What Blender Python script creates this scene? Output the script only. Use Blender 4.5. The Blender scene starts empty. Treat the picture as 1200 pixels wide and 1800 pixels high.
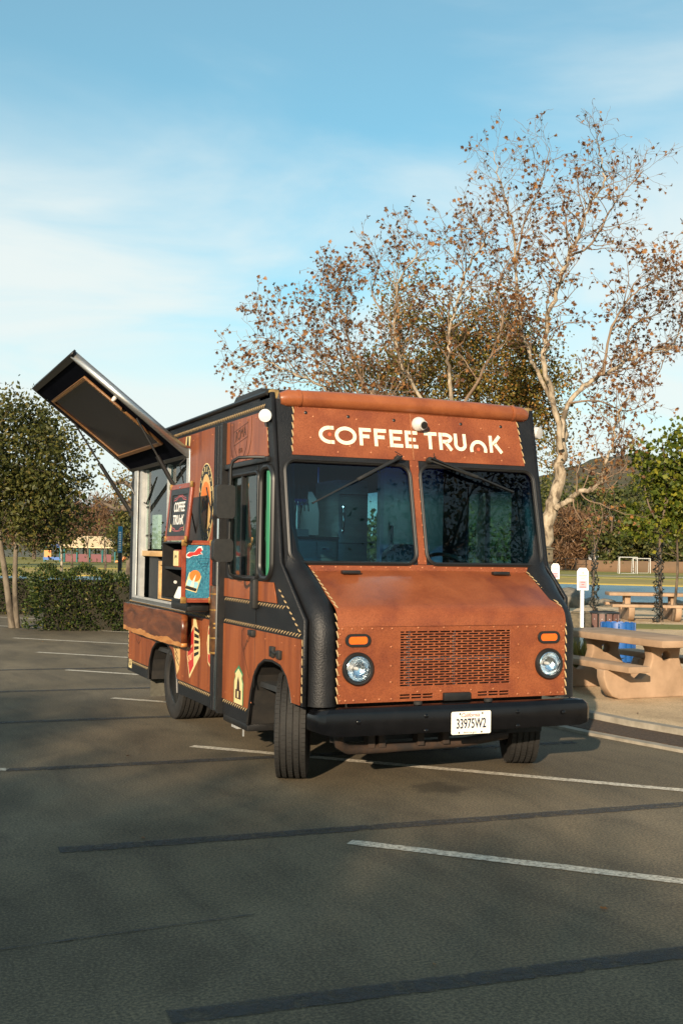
import bpy, bmesh, math, random
import numpy as np
from mathutils import Vector, Matrix, Quaternion
R = math.radians
sc = bpy.context.scene
COL = sc.collection
# ------------------------------------------------------------------ camera
CAMP = Vector((-3.88, -6.92, 1.63))
CR = Matrix(((0.920248, -0.02794, -0.390337), (-0.391015, -0.025301, -0.920036), (0.01583, 0.999289, -0.034208)))
cd = bpy.data.cameras.new('camera'); cam = bpy.data.objects.new('camera', cd); COL.objects.link(cam)
cam.matrix_world = Matrix.Translation(CAMP) @ CR.to_4x4()
cd.sensor_fit = 'VERTICAL'; cd.sensor_height = 36; cd.lens = 40.0; cd.clip_start = 0.1; cd.clip_end = 4000
sc.camera = cam
# ------------------------------------------------------------------ light
SUN_EL = R(17.0); SUN_H = Vector((-0.626, -0.78, 0)).normalized()
SUN_DIR = Vector((SUN_H.x*math.cos(SUN_EL), SUN_H.y*math.cos(SUN_EL), math.sin(SUN_EL)))
sl = bpy.data.lights.new('sun', 'SUN'); so = bpy.data.objects.new('sun', sl); COL.objects.link(so)
sl.energy = 5.0; sl.angle = R(0.55); sl.color = (1.0, 0.80, 0.58)
so.rotation_euler = (-SUN_DIR).to_track_quat('-Z', 'Y').to_euler(); so.location = (-20, -25, 30)
w = bpy.data.worlds.new('World'); sc.world = w; w.use_nodes = True
def build_world():
    nt = w.node_tree; N = nt.nodes; L = nt.links; N.clear()
    out = N.new('ShaderNodeOutputWorld'); bg = N.new('ShaderNodeBackground'); bg.inputs[1].default_value = 0.085
    sky = N.new('ShaderNodeTexSky'); sky.sky_type = 'NISHITA'; sky.sun_disc = False
    sky.sun_elevation = SUN_EL; sky.sun_rotation = math.atan2(SUN_H.x, SUN_H.y)
    sky.altitude = 100; sky.air_density = 1.0; sky.dust_density = 0.6; sky.ozone_density = 2.0
    tc = N.new('ShaderNodeTexCoord'); sep = N.new('ShaderNodeSeparateXYZ'); L.new(tc.outputs['Generated'], sep.inputs[0])
    zz = N.new('ShaderNodeMath'); zz.operation = 'MAXIMUM'; L.new(sep.outputs[2], zz.inputs[0]); zz.inputs[1].default_value = 0.0
    ad = N.new('ShaderNodeMath'); ad.operation = 'ADD'; L.new(zz.outputs[0], ad.inputs[0]); ad.inputs[1].default_value = 0.22
    dx = N.new('ShaderNodeMath'); dx.operation = 'DIVIDE'; L.new(sep.outputs[0], dx.inputs[0]); L.new(ad.outputs[0], dx.inputs[1])
    dy = N.new('ShaderNodeMath'); dy.operation = 'DIVIDE'; L.new(sep.outputs[1], dy.inputs[0]); L.new(ad.outputs[0], dy.inputs[1])
    cb = N.new('ShaderNodeCombineXYZ'); L.new(dx.outputs[0], cb.inputs[0]); L.new(dy.outputs[0], cb.inputs[1])
    mp = N.new('ShaderNodeMapping'); mp.inputs['Rotation'].default_value = (0, 0, R(28)); mp.inputs['Scale'].default_value = (0.8, 1.15, 1); mp.inputs['Location'].default_value = (7.4, 2.3, 0)
    L.new(cb.outputs[0], mp.inputs[0])
    n1 = N.new('ShaderNodeTexNoise'); n1.inputs['Scale'].default_value = 1.25; n1.inputs['Detail'].default_value = 7; n1.inputs['Roughness'].default_value = 0.52; n1.inputs['Distortion'].default_value = 0.9
    L.new(mp.outputs[0], n1.inputs['Vector'])
    # cloud veil thickens towards the horizon (air path), as thin cirrus does
    hz = N.new('ShaderNodeMapRange'); hz.inputs[1].default_value = 0.10; hz.inputs[2].default_value = 0.36; hz.inputs[3].default_value = 0.36; hz.inputs[4].default_value = -0.10
    L.new(zz.outputs[0], hz.inputs[0])
    sm = N.new('ShaderNodeMath'); sm.operation = 'ADD'; L.new(n1.outputs[0], sm.inputs[0]); L.new(hz.outputs[0], sm.inputs[1])
    rp = N.new('ShaderNodeMapRange'); rp.interpolation_type = 'SMOOTHSTEP'; rp.inputs[1].default_value = 0.34; rp.inputs[2].default_value = 0.82; rp.inputs[3].default_value = 0.16; rp.inputs[4].default_value = 0.93
    L.new(sm.outputs[0], rp.inputs[0])
    mx = N.new('ShaderNodeMix'); mx.data_type = 'RGBA'; L.new(rp.outputs[0], mx.inputs[0]); tn = N.new('ShaderNodeMix'); tn.data_type = 'RGBA'; tn.blend_type = 'MULTIPLY'; tn.inputs[0].default_value = 1; tn.inputs[7].default_value = (.56, 1.26, 1.17, 1); L.new(sky.outputs[0], tn.inputs[6]); L.new(tn.outputs[2], mx.inputs[6]); mx.inputs[7].default_value = (6.2, 6.6, 6.4, 1)
    L.new(mx.outputs[2], bg.inputs[0]); L.new(bg.outputs[0], out.inputs[0])
build_world()
vs = sc.view_settings; vs.view_transform = 'Standard'; vs.look = 'None'; vs.gamma = 1; vs.use_curve_mapping = False; vs.exposure = 0.75
sc.cycles.max_bounces = 8; sc.cycles.transparent_max_bounces = 16; sc.cycles.caustics_reflective = False; sc.cycles.caustics_refractive = False
# ------------------------------------------------------------------ helpers
def at(px, py, dep):
    """a place in the world from where it stands in the photograph (1200x1800) and its distance"""
    return CAMP + CR @ Vector(((px-600)/2000*dep, -(py-900)/2000*dep, -dep))
def tag(o, label=None, cat=None, group=None, kind=None):
    if label: o['label'] = label
    if cat: o['category'] = cat
    if group: o['group'] = group
    if kind: o['kind'] = kind
    return o
def empty(name, loc=(0, 0, 0), rz=0, parent=None):
    o = bpy.data.objects.new(name, None); COL.objects.link(o); o.location = loc; o.rotation_euler = (0, 0, rz); o.empty_display_size = 0.2
    if parent: o.parent = parent
    return o
def link(name, me, m, parent=None, smooth=False, loc=None):
    o = bpy.data.objects.new(name, me); COL.objects.link(o)
    if m: me.materials.append(m)
    if parent: o.parent = parent
    if loc is not None: o.location = loc
    if smooth: me.polygons.foreach_set('use_smooth', [True]*len(me.polygons))
    return o
def frame(t):
    t = t.normalized(); a = Vector((0, 0, 1)) if abs(t.z) < 0.9 else Vector((1, 0, 0))
    u = t.cross(a).normalized(); return u, t.cross(u).normalized()
class MB:
    def __init__(s): s.v = []; s.f = []
    def add(s, vs_, fs):
        n = len(s.v); s.v += [tuple(q) for q in vs_]; s.f += [tuple(i+n for i in f) for f in fs]; return s
    def box(s, a, b, M=None):
        x0, y0, z0 = a; x1, y1, z1 = b
        v = [Vector(p) for p in ((x0,y0,z0),(x1,y0,z0),(x1,y1,z0),(x0,y1,z0),(x0,y0,z1),(x1,y0,z1),(x1,y1,z1),(x0,y1,z1))]
        if M: v = [M @ p for p in v]
        return s.add(v, ((0,3,2,1),(4,5,6,7),(0,1,5,4),(1,2,6,5),(2,3,7,6),(3,0,4,7)))
    def cbox(s, c, e, M=None):
        return s.box([c[i]-e[i]/2 for i in range(3)], [c[i]+e[i]/2 for i in range(3)], M)
    def bar(s, p, q, w_, h_, up=Vector((0, 0, 1))):
        p, q = Vector(p), Vector(q); t = (q-p).normalized(); u = t.cross(up).normalized() if abs(t.dot(up)) < .99 else Vector((1,0,0)); n = u.cross(t)
        M = Matrix((u, t, n)).transposed()
        L_ = (q-p).length; M4 = Matrix.Translation(p) @ M.to_4x4()
        return s.box((-w_/2, 0, -h_/2), (w_/2, L_, h_/2), M4)
    def tube(s, pts, r, n=8, cap=True):
        pts = [Vector(p) for p in pts]; k = len(pts); rr = r if isinstance(r, (list, tuple)) else [r]*k
        vs_ = []; u = None
        for i in range(k):
            t = (pts[min(i+1, k-1)]-pts[max(i-1, 0)]).normalized()
            if u is None: u, v = frame(t)
            else:
                u = (u - t*u.dot(t)).normalized(); v = t.cross(u)
            for j in range(n):
                a = 2*math.pi*j/n; vs_.append(pts[i]+(u*math.cos(a)+v*math.sin(a))*rr[i])
        fs = [(i*n+j, i*n+(j+1) % n, (i+1)*n+(j+1) % n, (i+1)*n+j) for i in range(k-1) for j in range(n)]
        if cap: fs += [tuple(range(n-1, -1, -1)), tuple((k-1)*n+j for j in range(n))]
        return s.add(vs_, fs)
    def lathe(s, prof, c, ax, n=24, closed=False, caps=True):
        """prof: (distance along axis, radius)"""
        c = Vector(c); ax = Vector(ax).normalized(); u, v = frame(ax); vs_ = []; k = len(prof)
        for d, r in prof:
            for j in range(n):
                a = 2*math.pi*j/n; vs_.append(c+ax*d+(u*math.cos(a)+v*math.sin(a))*r)
        m = k if closed else k-1
        fs = [(i*n+j, i*n+(j+1) % n, ((i+1) % k)*n+(j+1) % n, ((i+1) % k)*n+j) for i in range(m) for j in range(n)]
        if caps and not closed:
            if prof[0][1] > 1e-4: fs.append(tuple(range(n-1, -1, -1)))
            if prof[-1][1] > 1e-4: fs.append(tuple((k-1)*n+j for j in range(n)))
        return s.add(vs_, fs)
    def prism(s, poly, w0, w1, mp_):
        n = len(poly); v = [mp_(u_, v_, w0) for u_, v_ in poly]+[mp_(u_, v_, w1) for u_, v_ in poly]
        return s.add(v, [tuple(range(n)), tuple(range(2*n-1, n-1, -1))]+[(i, i+n, (i+1) % n+n, (i+1) % n) for i in range(n)])
    def build(s, name, m, parent=None, smooth=False, loc=None, bevel=0, angle=40):
        me = bpy.data.meshes.new(name); me.from_pydata(s.v, [], s.f)
        bm = bmesh.new(); bm.from_mesh(me)
        if smooth == 'auto' or bevel: bmesh.ops.remove_doubles(bm, verts=bm.verts, dist=1e-5)
        bmesh.ops.recalc_face_normals(bm, faces=bm.faces)
        if bevel: bmesh.ops.bevel(bm, geom=[e for e in bm.edges if len(e.link_faces) == 2 and e.calc_face_angle(0) > R(30)], offset=bevel, segments=2, affect='EDGES', profile=0.6)
        bm.to_mesh(me); bm.free()
        o = link(name, me, m, parent, False, loc)
        if smooth or bevel:
            me.polygons.foreach_set('use_smooth', [True]*len(me.polygons))
            try: me.set_sharp_from_angle(angle=R(angle))
            except Exception: pass
        return o
def rrect(u0, v0, u1, v1, r, n=5):
    p = []
    for cx, cy, a0 in ((u1-r, v1-r, 0), (u0+r, v1-r, 90), (u0+r, v0+r, 180), (u1-r, v0+r, 270)):
        for i in range(n+1):
            a = R(a0+90*i/n); p.append((cx+r*math.cos(a), cy+r*math.sin(a)))
    return p
def ell(cu, cv, a, b, n=24, a0=0, a1=360):
    full = abs(a1-a0) >= 360
    return [(cu+a*math.cos(R(a0+(a1-a0)*i/(n if full else n-1))), cv+b*math.sin(R(a0+(a1-a0)*i/(n if full else n-1)))) for i in range(n)]
def curve_mesh(cu, mp_, t):
    ob = bpy.data.objects.new('tmp', cu); COL.objects.link(ob)
    dg = bpy.context.evaluated_depsgraph_get(); me = bpy.data.meshes.new_from_object(ob.evaluated_get(dg))
    bpy.data.objects.remove(ob); bpy.data.curves.remove(cu)
    for v in me.vertices: v.co = mp_(v.co.x, v.co.y, v.co.z+t/2)
    bm = bmesh.new(); bm.from_mesh(me); bmesh.ops.remove_doubles(bm, verts=bm.verts, dist=1e-5); bmesh.ops.recalc_face_normals(bm, faces=bm.faces); bm.to_mesh(me); bm.free()
    me.materials.clear()
    return me
def plate(name, outer, holes, t, mp_, m, parent=None):
    """flat sheet of thickness t with cut-outs, laid through mp_(u, v, w)"""
    cu = bpy.data.curves.new('tmp', 'CURVE'); cu.dimensions = '2D'; cu.fill_mode = 'BOTH'; cu.extrude = t/2
    for poly in [outer]+list(holes):
        sp = cu.splines.new('POLY'); sp.points.add(len(poly)-1); sp.use_cyclic_u = True
        for q, (a, b) in zip(sp.points, poly): q.co = (a, b, 0, 1)
    return link(name, curve_mesh(cu, mp_, t), m, parent)
def text(name, body, size, mp_, m, parent, sx=1.0, shear=0.0, t=0.002, align='CENTER', bold=0.0, rot=0.0):
    cu = bpy.data.curves.new('tmp', 'FONT'); cu.body = body; cu.size = size; cu.shear = shear; cu.extrude = t/2; cu.align_x = align; cu.align_y = 'CENTER'; cu.resolution_u = 4; cu.offset = bold
    c_, s_ = math.cos(rot), math.sin(rot)
    f = lambda u, v, w_: mp_(u*sx*c_-v*s_, u*sx*s_+v*c_, w_)
    return link(name, curve_mesh(cu, f, t), m, parent)
def stroke(mb, pts, wd, mp_, w0=0, w1=0.002, closed=False):
    """flat painted stroke of even width along 2-D points"""
    n = len(pts); L_ = []; R_ = []
    for i in range(n):
        a = pts[(i-1) % n] if (closed or i > 0) else pts[i]; b = pts[(i+1) % n] if (closed or i < n-1) else pts[i]
        dx, dy = b[0]-a[0], b[1]-a[1]; l = math.hypot(dx, dy) or 1; nx, ny = -dy/l*wd/2, dx/l*wd/2
        L_.append((pts[i][0]+nx, pts[i][1]+ny)); R_.append((pts[i][0]-nx, pts[i][1]-ny))
    m = n if closed else n-1
    v = [mp_(*p, w1) for p in L_]+[mp_(*p, w1) for p in R_]+[mp_(*p, w0) for p in L_]+[mp_(*p, w0) for p in R_]
    f = []
    for i in range(m):
        j = (i+1) % n; f += [(i, j, n+j, n+i), (2*n+i, 2*n+j, j, i), (n+i, n+j, 3*n+j, 3*n+i)]
    mb.add(v, f)
def stitches(mb, pts, nrm, step=0.045, ln=0.032, wd=0.007, skew=0.006, th=0.004):
    """thread stitches standing proud along a line"""
    pts = [Vector(p) for p in pts]; nrm = Vector(nrm)
    for a, b in zip(pts, pts[1:]):
        L_ = (b-a).length; k = max(1, int(L_/step)); t = (b-a).normalized()
        for i in range(k):
            c = a.lerp(b, (i+.5)/k); n_ = nrm if not callable(nrm) else nrm(c)
            n_ = (n_-t*n_.dot(t)).normalized(); s_ = n_.cross(t)
            d = (t*ln/2+s_*skew); M = None
            p, q = c-d, c+d; sd = n_.cross((q-p).normalized())*wd/2; h = n_*th
            mb.add([p-sd*.7, p+sd*.7, q+sd*.7, q-sd*.7, p-sd*.5+h*.6, p+sd*.5+h*.6, c+sd+h, q+sd*.5+h*.6, q-sd*.5+h*.6, c-sd+h], [(0,1,5,4),(1,2,7,6,5),(2,3,8,7),(3,0,4,9,8),(4,5,6,9),(9,6,7,8)])
def rivets(mb, pts, nrm, r=0.008):
    nrm = Vector(nrm).normalized()
    for p in pts: mb.lathe([(-.001, r), (r*.35, r*.85), (r*.62, r*.4), (r*.68, 0.0002)], p, nrm, 7)
# numpy meshes for foliage
def np_mesh(name, V, F, m, parent=None, smooth=False, loc=None):
    V = np.asarray(V, dtype=np.float32); F = np.asarray(F, dtype=np.int32); k = F.shape[1]
    me = bpy.data.meshes.new(name); me.vertices.add(len(V)); me.vertices.foreach_set('co', V.ravel())
    me.loops.add(F.size); me.loops.foreach_set('vertex_index', F.ravel()); me.polygons.add(len(F))
    me.polygons.foreach_set('loop_start', np.arange(0, F.size, k, dtype=np.int32)); me.polygons.foreach_set('loop_total', np.full(len(F), k, dtype=np.int32))
    if smooth: me.polygons.foreach_set('use_smooth', np.ones(len(F), dtype=bool))
    me.update(calc_edges=True); me.validate()
    return link(name, me, m, parent, False, loc)
# ------------------------------------------------------------------ materials
def nodes(name):
    m = bpy.data.materials.new(name); m.use_nodes = True; nt = m.node_tree; nt.nodes.clear()
    o = nt.nodes.new('ShaderNodeOutputMaterial'); b = nt.nodes.new('ShaderNodeBsdfPrincipled'); nt.links.new(b.outputs[0], o.inputs[0])
    return m, nt.nodes, nt.links, b, o
def mapped(N, L, stretch, coords='Object'):
    tc = N.new('ShaderNodeTexCoord'); mp = N.new('ShaderNodeMapping'); mp.inputs['Scale'].default_value = stretch
    L.new(tc.outputs[coords], mp.inputs[0]); return mp.outputs[0]
def noise(N, L, vec, scale, detail=4, rough=.55, dist=0):
    n = N.new('ShaderNodeTexNoise'); n.inputs['Scale'].default_value = scale; n.inputs['Detail'].default_value = detail; n.inputs['Roughness'].default_value = rough; n.inputs['Distortion'].default_value = dist
    L.new(vec, n.inputs['Vector']); return n.outputs[0]
def ramp(N, L, fac, stops):
    r = N.new('ShaderNodeValToRGB'); e = r.color_ramp.elements
    while len(e) < len(stops): e.new(0.5)
    for el, (p, c) in zip(e, stops): el.position = p; el.color = (*c, 1) if len(c) == 3 else c
    L.new(fac, r.inputs[0]); return r.outputs[0]
def mixc(N, L, fac, a, b, mode='MIX'):
    x = N.new('ShaderNodeMix'); x.data_type = 'RGBA'; x.blend_type = mode
    if isinstance(fac, (int, float)): x.inputs[0].default_value = fac
    else: L.new(fac, x.inputs[0])
    for i, c in ((6, a), (7, b)):
        if isinstance(c, tuple): x.inputs[i].default_value = (*c, 1)
        else: L.new(c, x.inputs[i])
    return x.outputs[2]
def bump(N, L, b, h, strength, dist=0.01):
    k = N.new('ShaderNodeBump'); k.inputs['Strength'].default_value = strength; k.inputs['Distance'].default_value = dist
    L.new(h, k.inputs['Height']); L.new(k.outputs[0], b.inputs['Normal'])
def mat(name, c1, c2=None, scale=6, stretch=(1, 1, 1), rough=.6, metal=0, bs=0, bscale=80, bd=.004, lo=.35, hi=.65, rvar=0, spec=.5, coat=0):
    m, N, L, b, o = nodes(name); v = mapped(N, L, stretch)
    b.inputs['Roughness'].default_value = rough; b.inputs['Metallic'].default_value = metal; b.inputs['Specular IOR Level'].default_value = spec
    if coat: b.inputs['Coat Weight'].default_value = coat; b.inputs['Coat Roughness'].default_value = .15
    if c2:
        f = noise(N, L, v, scale, 6, .6); L.new(ramp(N, L, f, [(lo, c1), (hi, c2)]), b.inputs['Base Color'])
        if rvar:
            rr = N.new('ShaderNodeMapRange'); rr.inputs[3].default_value = rough-rvar; rr.inputs[4].default_value = rough+rvar; L.new(f, rr.inputs[0]); L.new(rr.outputs[0], b.inputs['Roughness'])
    else: b.inputs['Base Color'].default_value = (*c1, 1)
    if bs: bump(N, L, b, noise(N, L, v, bscale, 5, .6), bs, bd)
    return m
def leather(name, cols, stretch, rough, grain=260, gs=.35, speck=.5, blot=2.0):
    m, N, L, b, o = nodes(name); v = mapped(N, L, (1, 1, 1)); vs2 = mapped(N, L, stretch)
    base = ramp(N, L, noise(N, L, vs2, blot, 7, .62, .4), [(.30, cols[0]), (.5, cols[1]), (.72, cols[2])])
    sp = ramp(N, L, noise(N, L, v, 130, 4, .75), [(.38, (.55, .5, .46)), (.56, (1, 1, 1))])
    c = mixc(N, L, speck, base, sp, 'MULTIPLY'); L.new(c, b.inputs['Base Color'])
    vo = N.new('ShaderNodeTexVoronoi'); vo.inputs['Scale'].default_value = grain*.5; L.new(v, vo.inputs['Vector'])
    bump(N, L, b, mixc(N, L, .5, vo.outputs['Distance'], noise(N, L, v, grain, 3)), gs, .003)
    b.inputs['Roughness'].default_value = rough; b.inputs['Specular IOR Level'].default_value = .38
    return m
def wood_mat(name, c1, c2, c3, axis_stretch, rough=.35, coat=0.3, scale=3):
    m, N, L, b, o = nodes(name); v = mapped(N, L, axis_stretch)
    f = noise(N, L, v, scale, 8, .6, 1.6); c = ramp(N, L, f, [(.3, c1), (.5, c2), (.68, c3)])
    L.new(c, b.inputs['Base Color']); b.inputs['Roughness'].default_value = rough; b.inputs['Coat Weight'].default_value = coat; bump(N, L, b, f, .1, .003); return m
def leafmat(name, stops, trans=.35, rough=.5):
    m, N, L, b, o = nodes(name); g = N.new('ShaderNodeNewGeometry')
    c = ramp(N, L, g.outputs['Random Per Island'], stops)
    b.inputs['Roughness'].default_value = rough; b.inputs['Specular IOR Level'].default_value = .3; L.new(c, b.inputs['Base Color'])
    t = N.new('ShaderNodeBsdfTranslucent'); L.new(c, t.inputs[0]); x = N.new('ShaderNodeMixShader'); x.inputs[0].default_value = trans
    L.new(b.outputs[0], x.inputs[1]); L.new(t.outputs[0], x.inputs[2]); L.new(x.outputs[0], o.inputs[0]); return m
def glassmat(name, tint, ior=1.5, band=None, rough=0.0):
    m, N, L, b, o = nodes(name); N.remove(b)
    t = N.new('ShaderNodeBsdfTransparent'); g = N.new('ShaderNodeBsdfGlossy'); g.inputs['Roughness'].default_value = rough
    f = N.new('ShaderNodeFresnel'); f.inputs[0].default_value = ior; x = N.new('ShaderNodeMixShader')
    if band:   # dyed shade band at the glass top; its blue also imitates reflected sky
        v = mapped(N, L, (1, 1, 1)); s_ = N.new('ShaderNodeSeparateXYZ'); L.new(v, s_.inputs[0]); r = N.new('ShaderNodeMapRange'); r.inputs[1].default_value = band[0]; r.inputs[2].default_value = band[1]; L.new(s_.outputs[2], r.inputs[0])
        L.new(mixc(N, L, r.outputs[0], tint, band[2]), t.inputs[0])
    else: t.inputs[0].default_value = (*tint, 1)
    ge = N.new('ShaderNodeNewGeometry'); iv = N.new('ShaderNodeMath'); iv.operation = 'SUBTRACT'; iv.inputs[0].default_value = 1; L.new(ge.outputs['Backfacing'], iv.inputs[1])
    fm = N.new('ShaderNodeMath'); fm.operation = 'MULTIPLY'; L.new(f.outputs[0], fm.inputs[0]); L.new(iv.outputs[0], fm.inputs[1])   # the inner face of a pane adds no second mirror image
    L.new(fm.outputs[0], x.inputs[0]); L.new(t.outputs[0], x.inputs[1]); L.new(g.outputs[0], x.inputs[2]); L.new(x.outputs[0], o.inputs[0]); return m
MT = {}
MT['copper'] = leather('tooled_copper_leather', [(.170, .044, .020), (.245, .069, .026), (.305, .094, .036)], (1, 1, 1), .34, 300, .35, .75, 3.4)
MT['cognac'] = leather('cognac_leather', [(.135, .034, .013), (.245, .066, .021), (.345, .102, .031)], (1, 5, .5), .38, 260, .22, .5, 1.5)
MT['black'] = leather('black_leather', [(.004, .0045, .006), (.007, .0075, .009), (.013, .013, .014)], (1, 1, 1), .50, 190, 1.0, .3, 4)
MT['visor'] = leather('copper_roll', [(.18, .050, .020), (.27, .082, .030), (.34, .112, .040)], (1, 1, 1), .3, 300, .12, .3, 3)
MT['thread'] = mat('waxed_thread', (.50, .36, .19), (.36, .25, .12), 40, rough=.8)
MT['threadgrey'] = mat('grey_thread', (.50, .47, .42), (.3, .28, .25), 40, rough=.8)
MT['rivet'] = mat('copper_rivet', (.42, .16, .07), (.30, .10, .04), 60, rough=.35, metal=.3)
MT['steelblack'] = mat('black_painted_steel', (.003, .0032, .004), (.005, .005, .006), 8, rough=.18, spec=.35, rvar=.05)
MT['satinblack'] = mat('satin_black', (.006, .006, .0065), (.012, .0115, .011), 20, rough=.45, bs=.1, bscale=200)
MT['plastic'] = mat('black_plastic', (.010, .010, .0095), (.018, .017, .015), 30, rough=.55, bs=.2, bscale=300)
MT['rubber'] = mat('tyre_rubber', (.008, .0075, .007), (.017, .0155, .0135), 10, rough=.78, bs=.25, bscale=120)
MT['gasket'] = mat('rubber_gasket', (.012, .012, .012), rough=.4)
MT['alu'] = mat('brushed_aluminium', (.55, .55, .54), (.42, .42, .41), 12, (1, 1, 14), rough=.35, metal=.9, bs=.05)
MT['galv'] = mat('pale_metal_frame', (.50, .51, .50), (.38, .39, .39), 9, rough=.45, metal=.35)
MT['reflector'] = mat('lamp_reflector', (.95, .97, 1.0), rough=.10, metal=1, bs=.7, bscale=30, bd=.008)
MT['chrome'] = mat('chrome', (.75, .75, .76), rough=.08, metal=1)
MT['steel'] = mat('stainless_steel', (.42, .43, .43), (.34, .35, .35), 4, (1, 1, 8), rough=.33, metal=.85)
MT['white'] = mat('white_plastic', (.58, .57, .55), (.50, .49, .47), 15, rough=.4)
MT['cream'] = mat('cream_paint', (.78, .72, .56), (.60, .53, .38), 90, rough=.6, lo=.42, hi=.7)
MT['red'] = mat('red_print', (.50, .035, .03), (.42, .03, .025), 30, rough=.5)
MT['orange'] = mat('orange_print', (.70, .19, .03), (.60, .16, .03), 30, rough=.5)
MT['tan'] = mat('tan_print', (.62, .42, .18), (.5, .32, .13), 40, rough=.6)
MT['paleyellow'] = mat('pale_yellow_print', (.70, .58, .30), (.6, .48, .22), 40, rough=.6)
MT['green'] = mat('green_print', (.03, .22, .10), (.02, .17, .08), 40, rough=.5)
MT['ink'] = mat('dark_ink', (.035, .016, .010), (.05, .022, .013), 40, rough=.6)
MT['inkblack'] = mat('black_ink', (.012, .012, .012), rough=.5)
MT['navy'] = mat('navy_ink', (.010, .014, .045), rough=.5)
MT['maroon'] = mat('maroon_ink', (.20, .03, .05), rough=.5)
MT['dot'] = mat('vermilion_dot', (.62, .10, .04), rough=.6)
MT['amber'] = mat('amber_lens', (.75, .14, .01), (.62, .10, .01), 120, rough=.2, coat=.6)
MT['brass'] = mat('aged_brass', (.48, .28, .08), (.30, .16, .05), 40, rough=.4, metal=.7)
MT['walnut'] = wood_mat('oiled_slab_wood', (.05, .013, .007), (.13, .036, .014), (.21, .065, .022), (1, .8, 3.2), .3, .4, 2.2)
MT['sapwood'] = wood_mat('pale_sapwood', (.30, .11, .028), (.44, .19, .055), (.52, .26, .09), (1, 1.2, 4), .4, .2)
MT['pine'] = wood_mat('pale_counter_wood', (.42, .24, .09), (.55, .34, .14), (.62, .42, .2), (4, 1, 4), .5, .1)
MT['mahogany'] = leather('red_trim_leather', [(.16, .03, .016), (.24, .05, .024), (.30, .07, .035)], (1, 1, 1), .4, 200, .3, .3, 8)
def blue_leather():
    m, N, L, b, o = nodes('blue_crinkled_leather'); v = mapped(N, L, (1, 1, 1))
    vo = N.new('ShaderNodeTexVoronoi'); vo.inputs['Scale'].default_value = 75; L.new(v, vo.inputs['Vector']); n = noise(N, L, v, 60, 4, .6, .8)
    L.new(ramp(N, L, n, [(.3, (.012, .085, .14)), (.55, (.025, .17, .25)), (.75, (.07, .28, .36))]), b.inputs['Base Color'])
    bump(N, L, b, n, .9, .006); b.inputs['Roughness'].default_value = .45; return m
MT['blue'] = blue_leather()
MT['shield'] = glassmat('tinted_windscreen', (.46, .70, .78), 1.52, (1.98, 2.22, (.03, .09, .30)))
MT['clear'] = glassmat('clear_glass', (.80, .90, .86), 1.5)
MT['greenglass'] = glassmat('green_tinted_glass', (.20, .50, .34), 1.5)
MT['lens'] = glassmat('headlamp_glass', (.92, .95, .97), 1.5)
MT['awning'] = mat('dark_awning_underside', (.003, .004, .008), (.006, .007, .012), 4, rough=.9, spec=.02)
MT['awnglass'] = mat('dark_gloss_panel', (.003, .005, .013), (.005, .008, .019), 3, rough=.2, spec=.10)
MT['rust'] = mat('rusty_underbody', (.045, .024, .013), (.016, .012, .010), 12, rough=.8, bs=.4, bscale=40)
MT['chassis'] = mat('dirty_chassis', (.008, .0075, .007), (.018, .015, .012), 14, rough=.8)
MT['teal_in'] = mat('cab_wall_paint', (.52, .58, .52), (.44, .50, .45), 4, rough=.6)
MT['dark_in'] = mat('dark_cab_trim', (.020, .022, .024), (.03, .031, .032), 10, rough=.6)
MT['seatcloth'] = mat('seat_vinyl', (.015, .018, .024), (.024, .027, .034), 12, rough=.5, bs=.2)
MT['platewhite'] = mat('plate_white', (.80, .78, .70), (.74, .71, .62), 30, rough=.4)
MT['chalk'] = mat('blackboard', (.010, .010, .011), (.020, .020, .021), 14, rough=.5)
MT['chalkw'] = mat('chalk_white', (.75, .74, .70), rough=.7)
MT['chalkr'] = mat('chalk_red', (.50, .12, .13), rough=.7)
MT['keeper'] = mat('polished_brown_strap', (.10, .045, .015), (.035, .016, .008), 14, rough=.3, coat=.4)
MT['trimbrown'] = mat('brown_trim', (.22, .11, .04), (.13, .06, .025), 30, rough=.5)
MT['burlap'] = mat('tan_worn_leather', (.34, .24, .09), (.13, .08, .03), 22, rough=.7)
MT['mudflap'] = mat('dusty_mudflap', (.09, .085, .065), (.06, .055, .04), 20, rough=.8)
MT['paper'] = mat('white_paper', (.78, .77, .72), rough=.7)
MT['sky_sticker'] = mat('pale_blue_print', (.30, .55, .62), (.25, .5, .6), 30, rough=.5)
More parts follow.
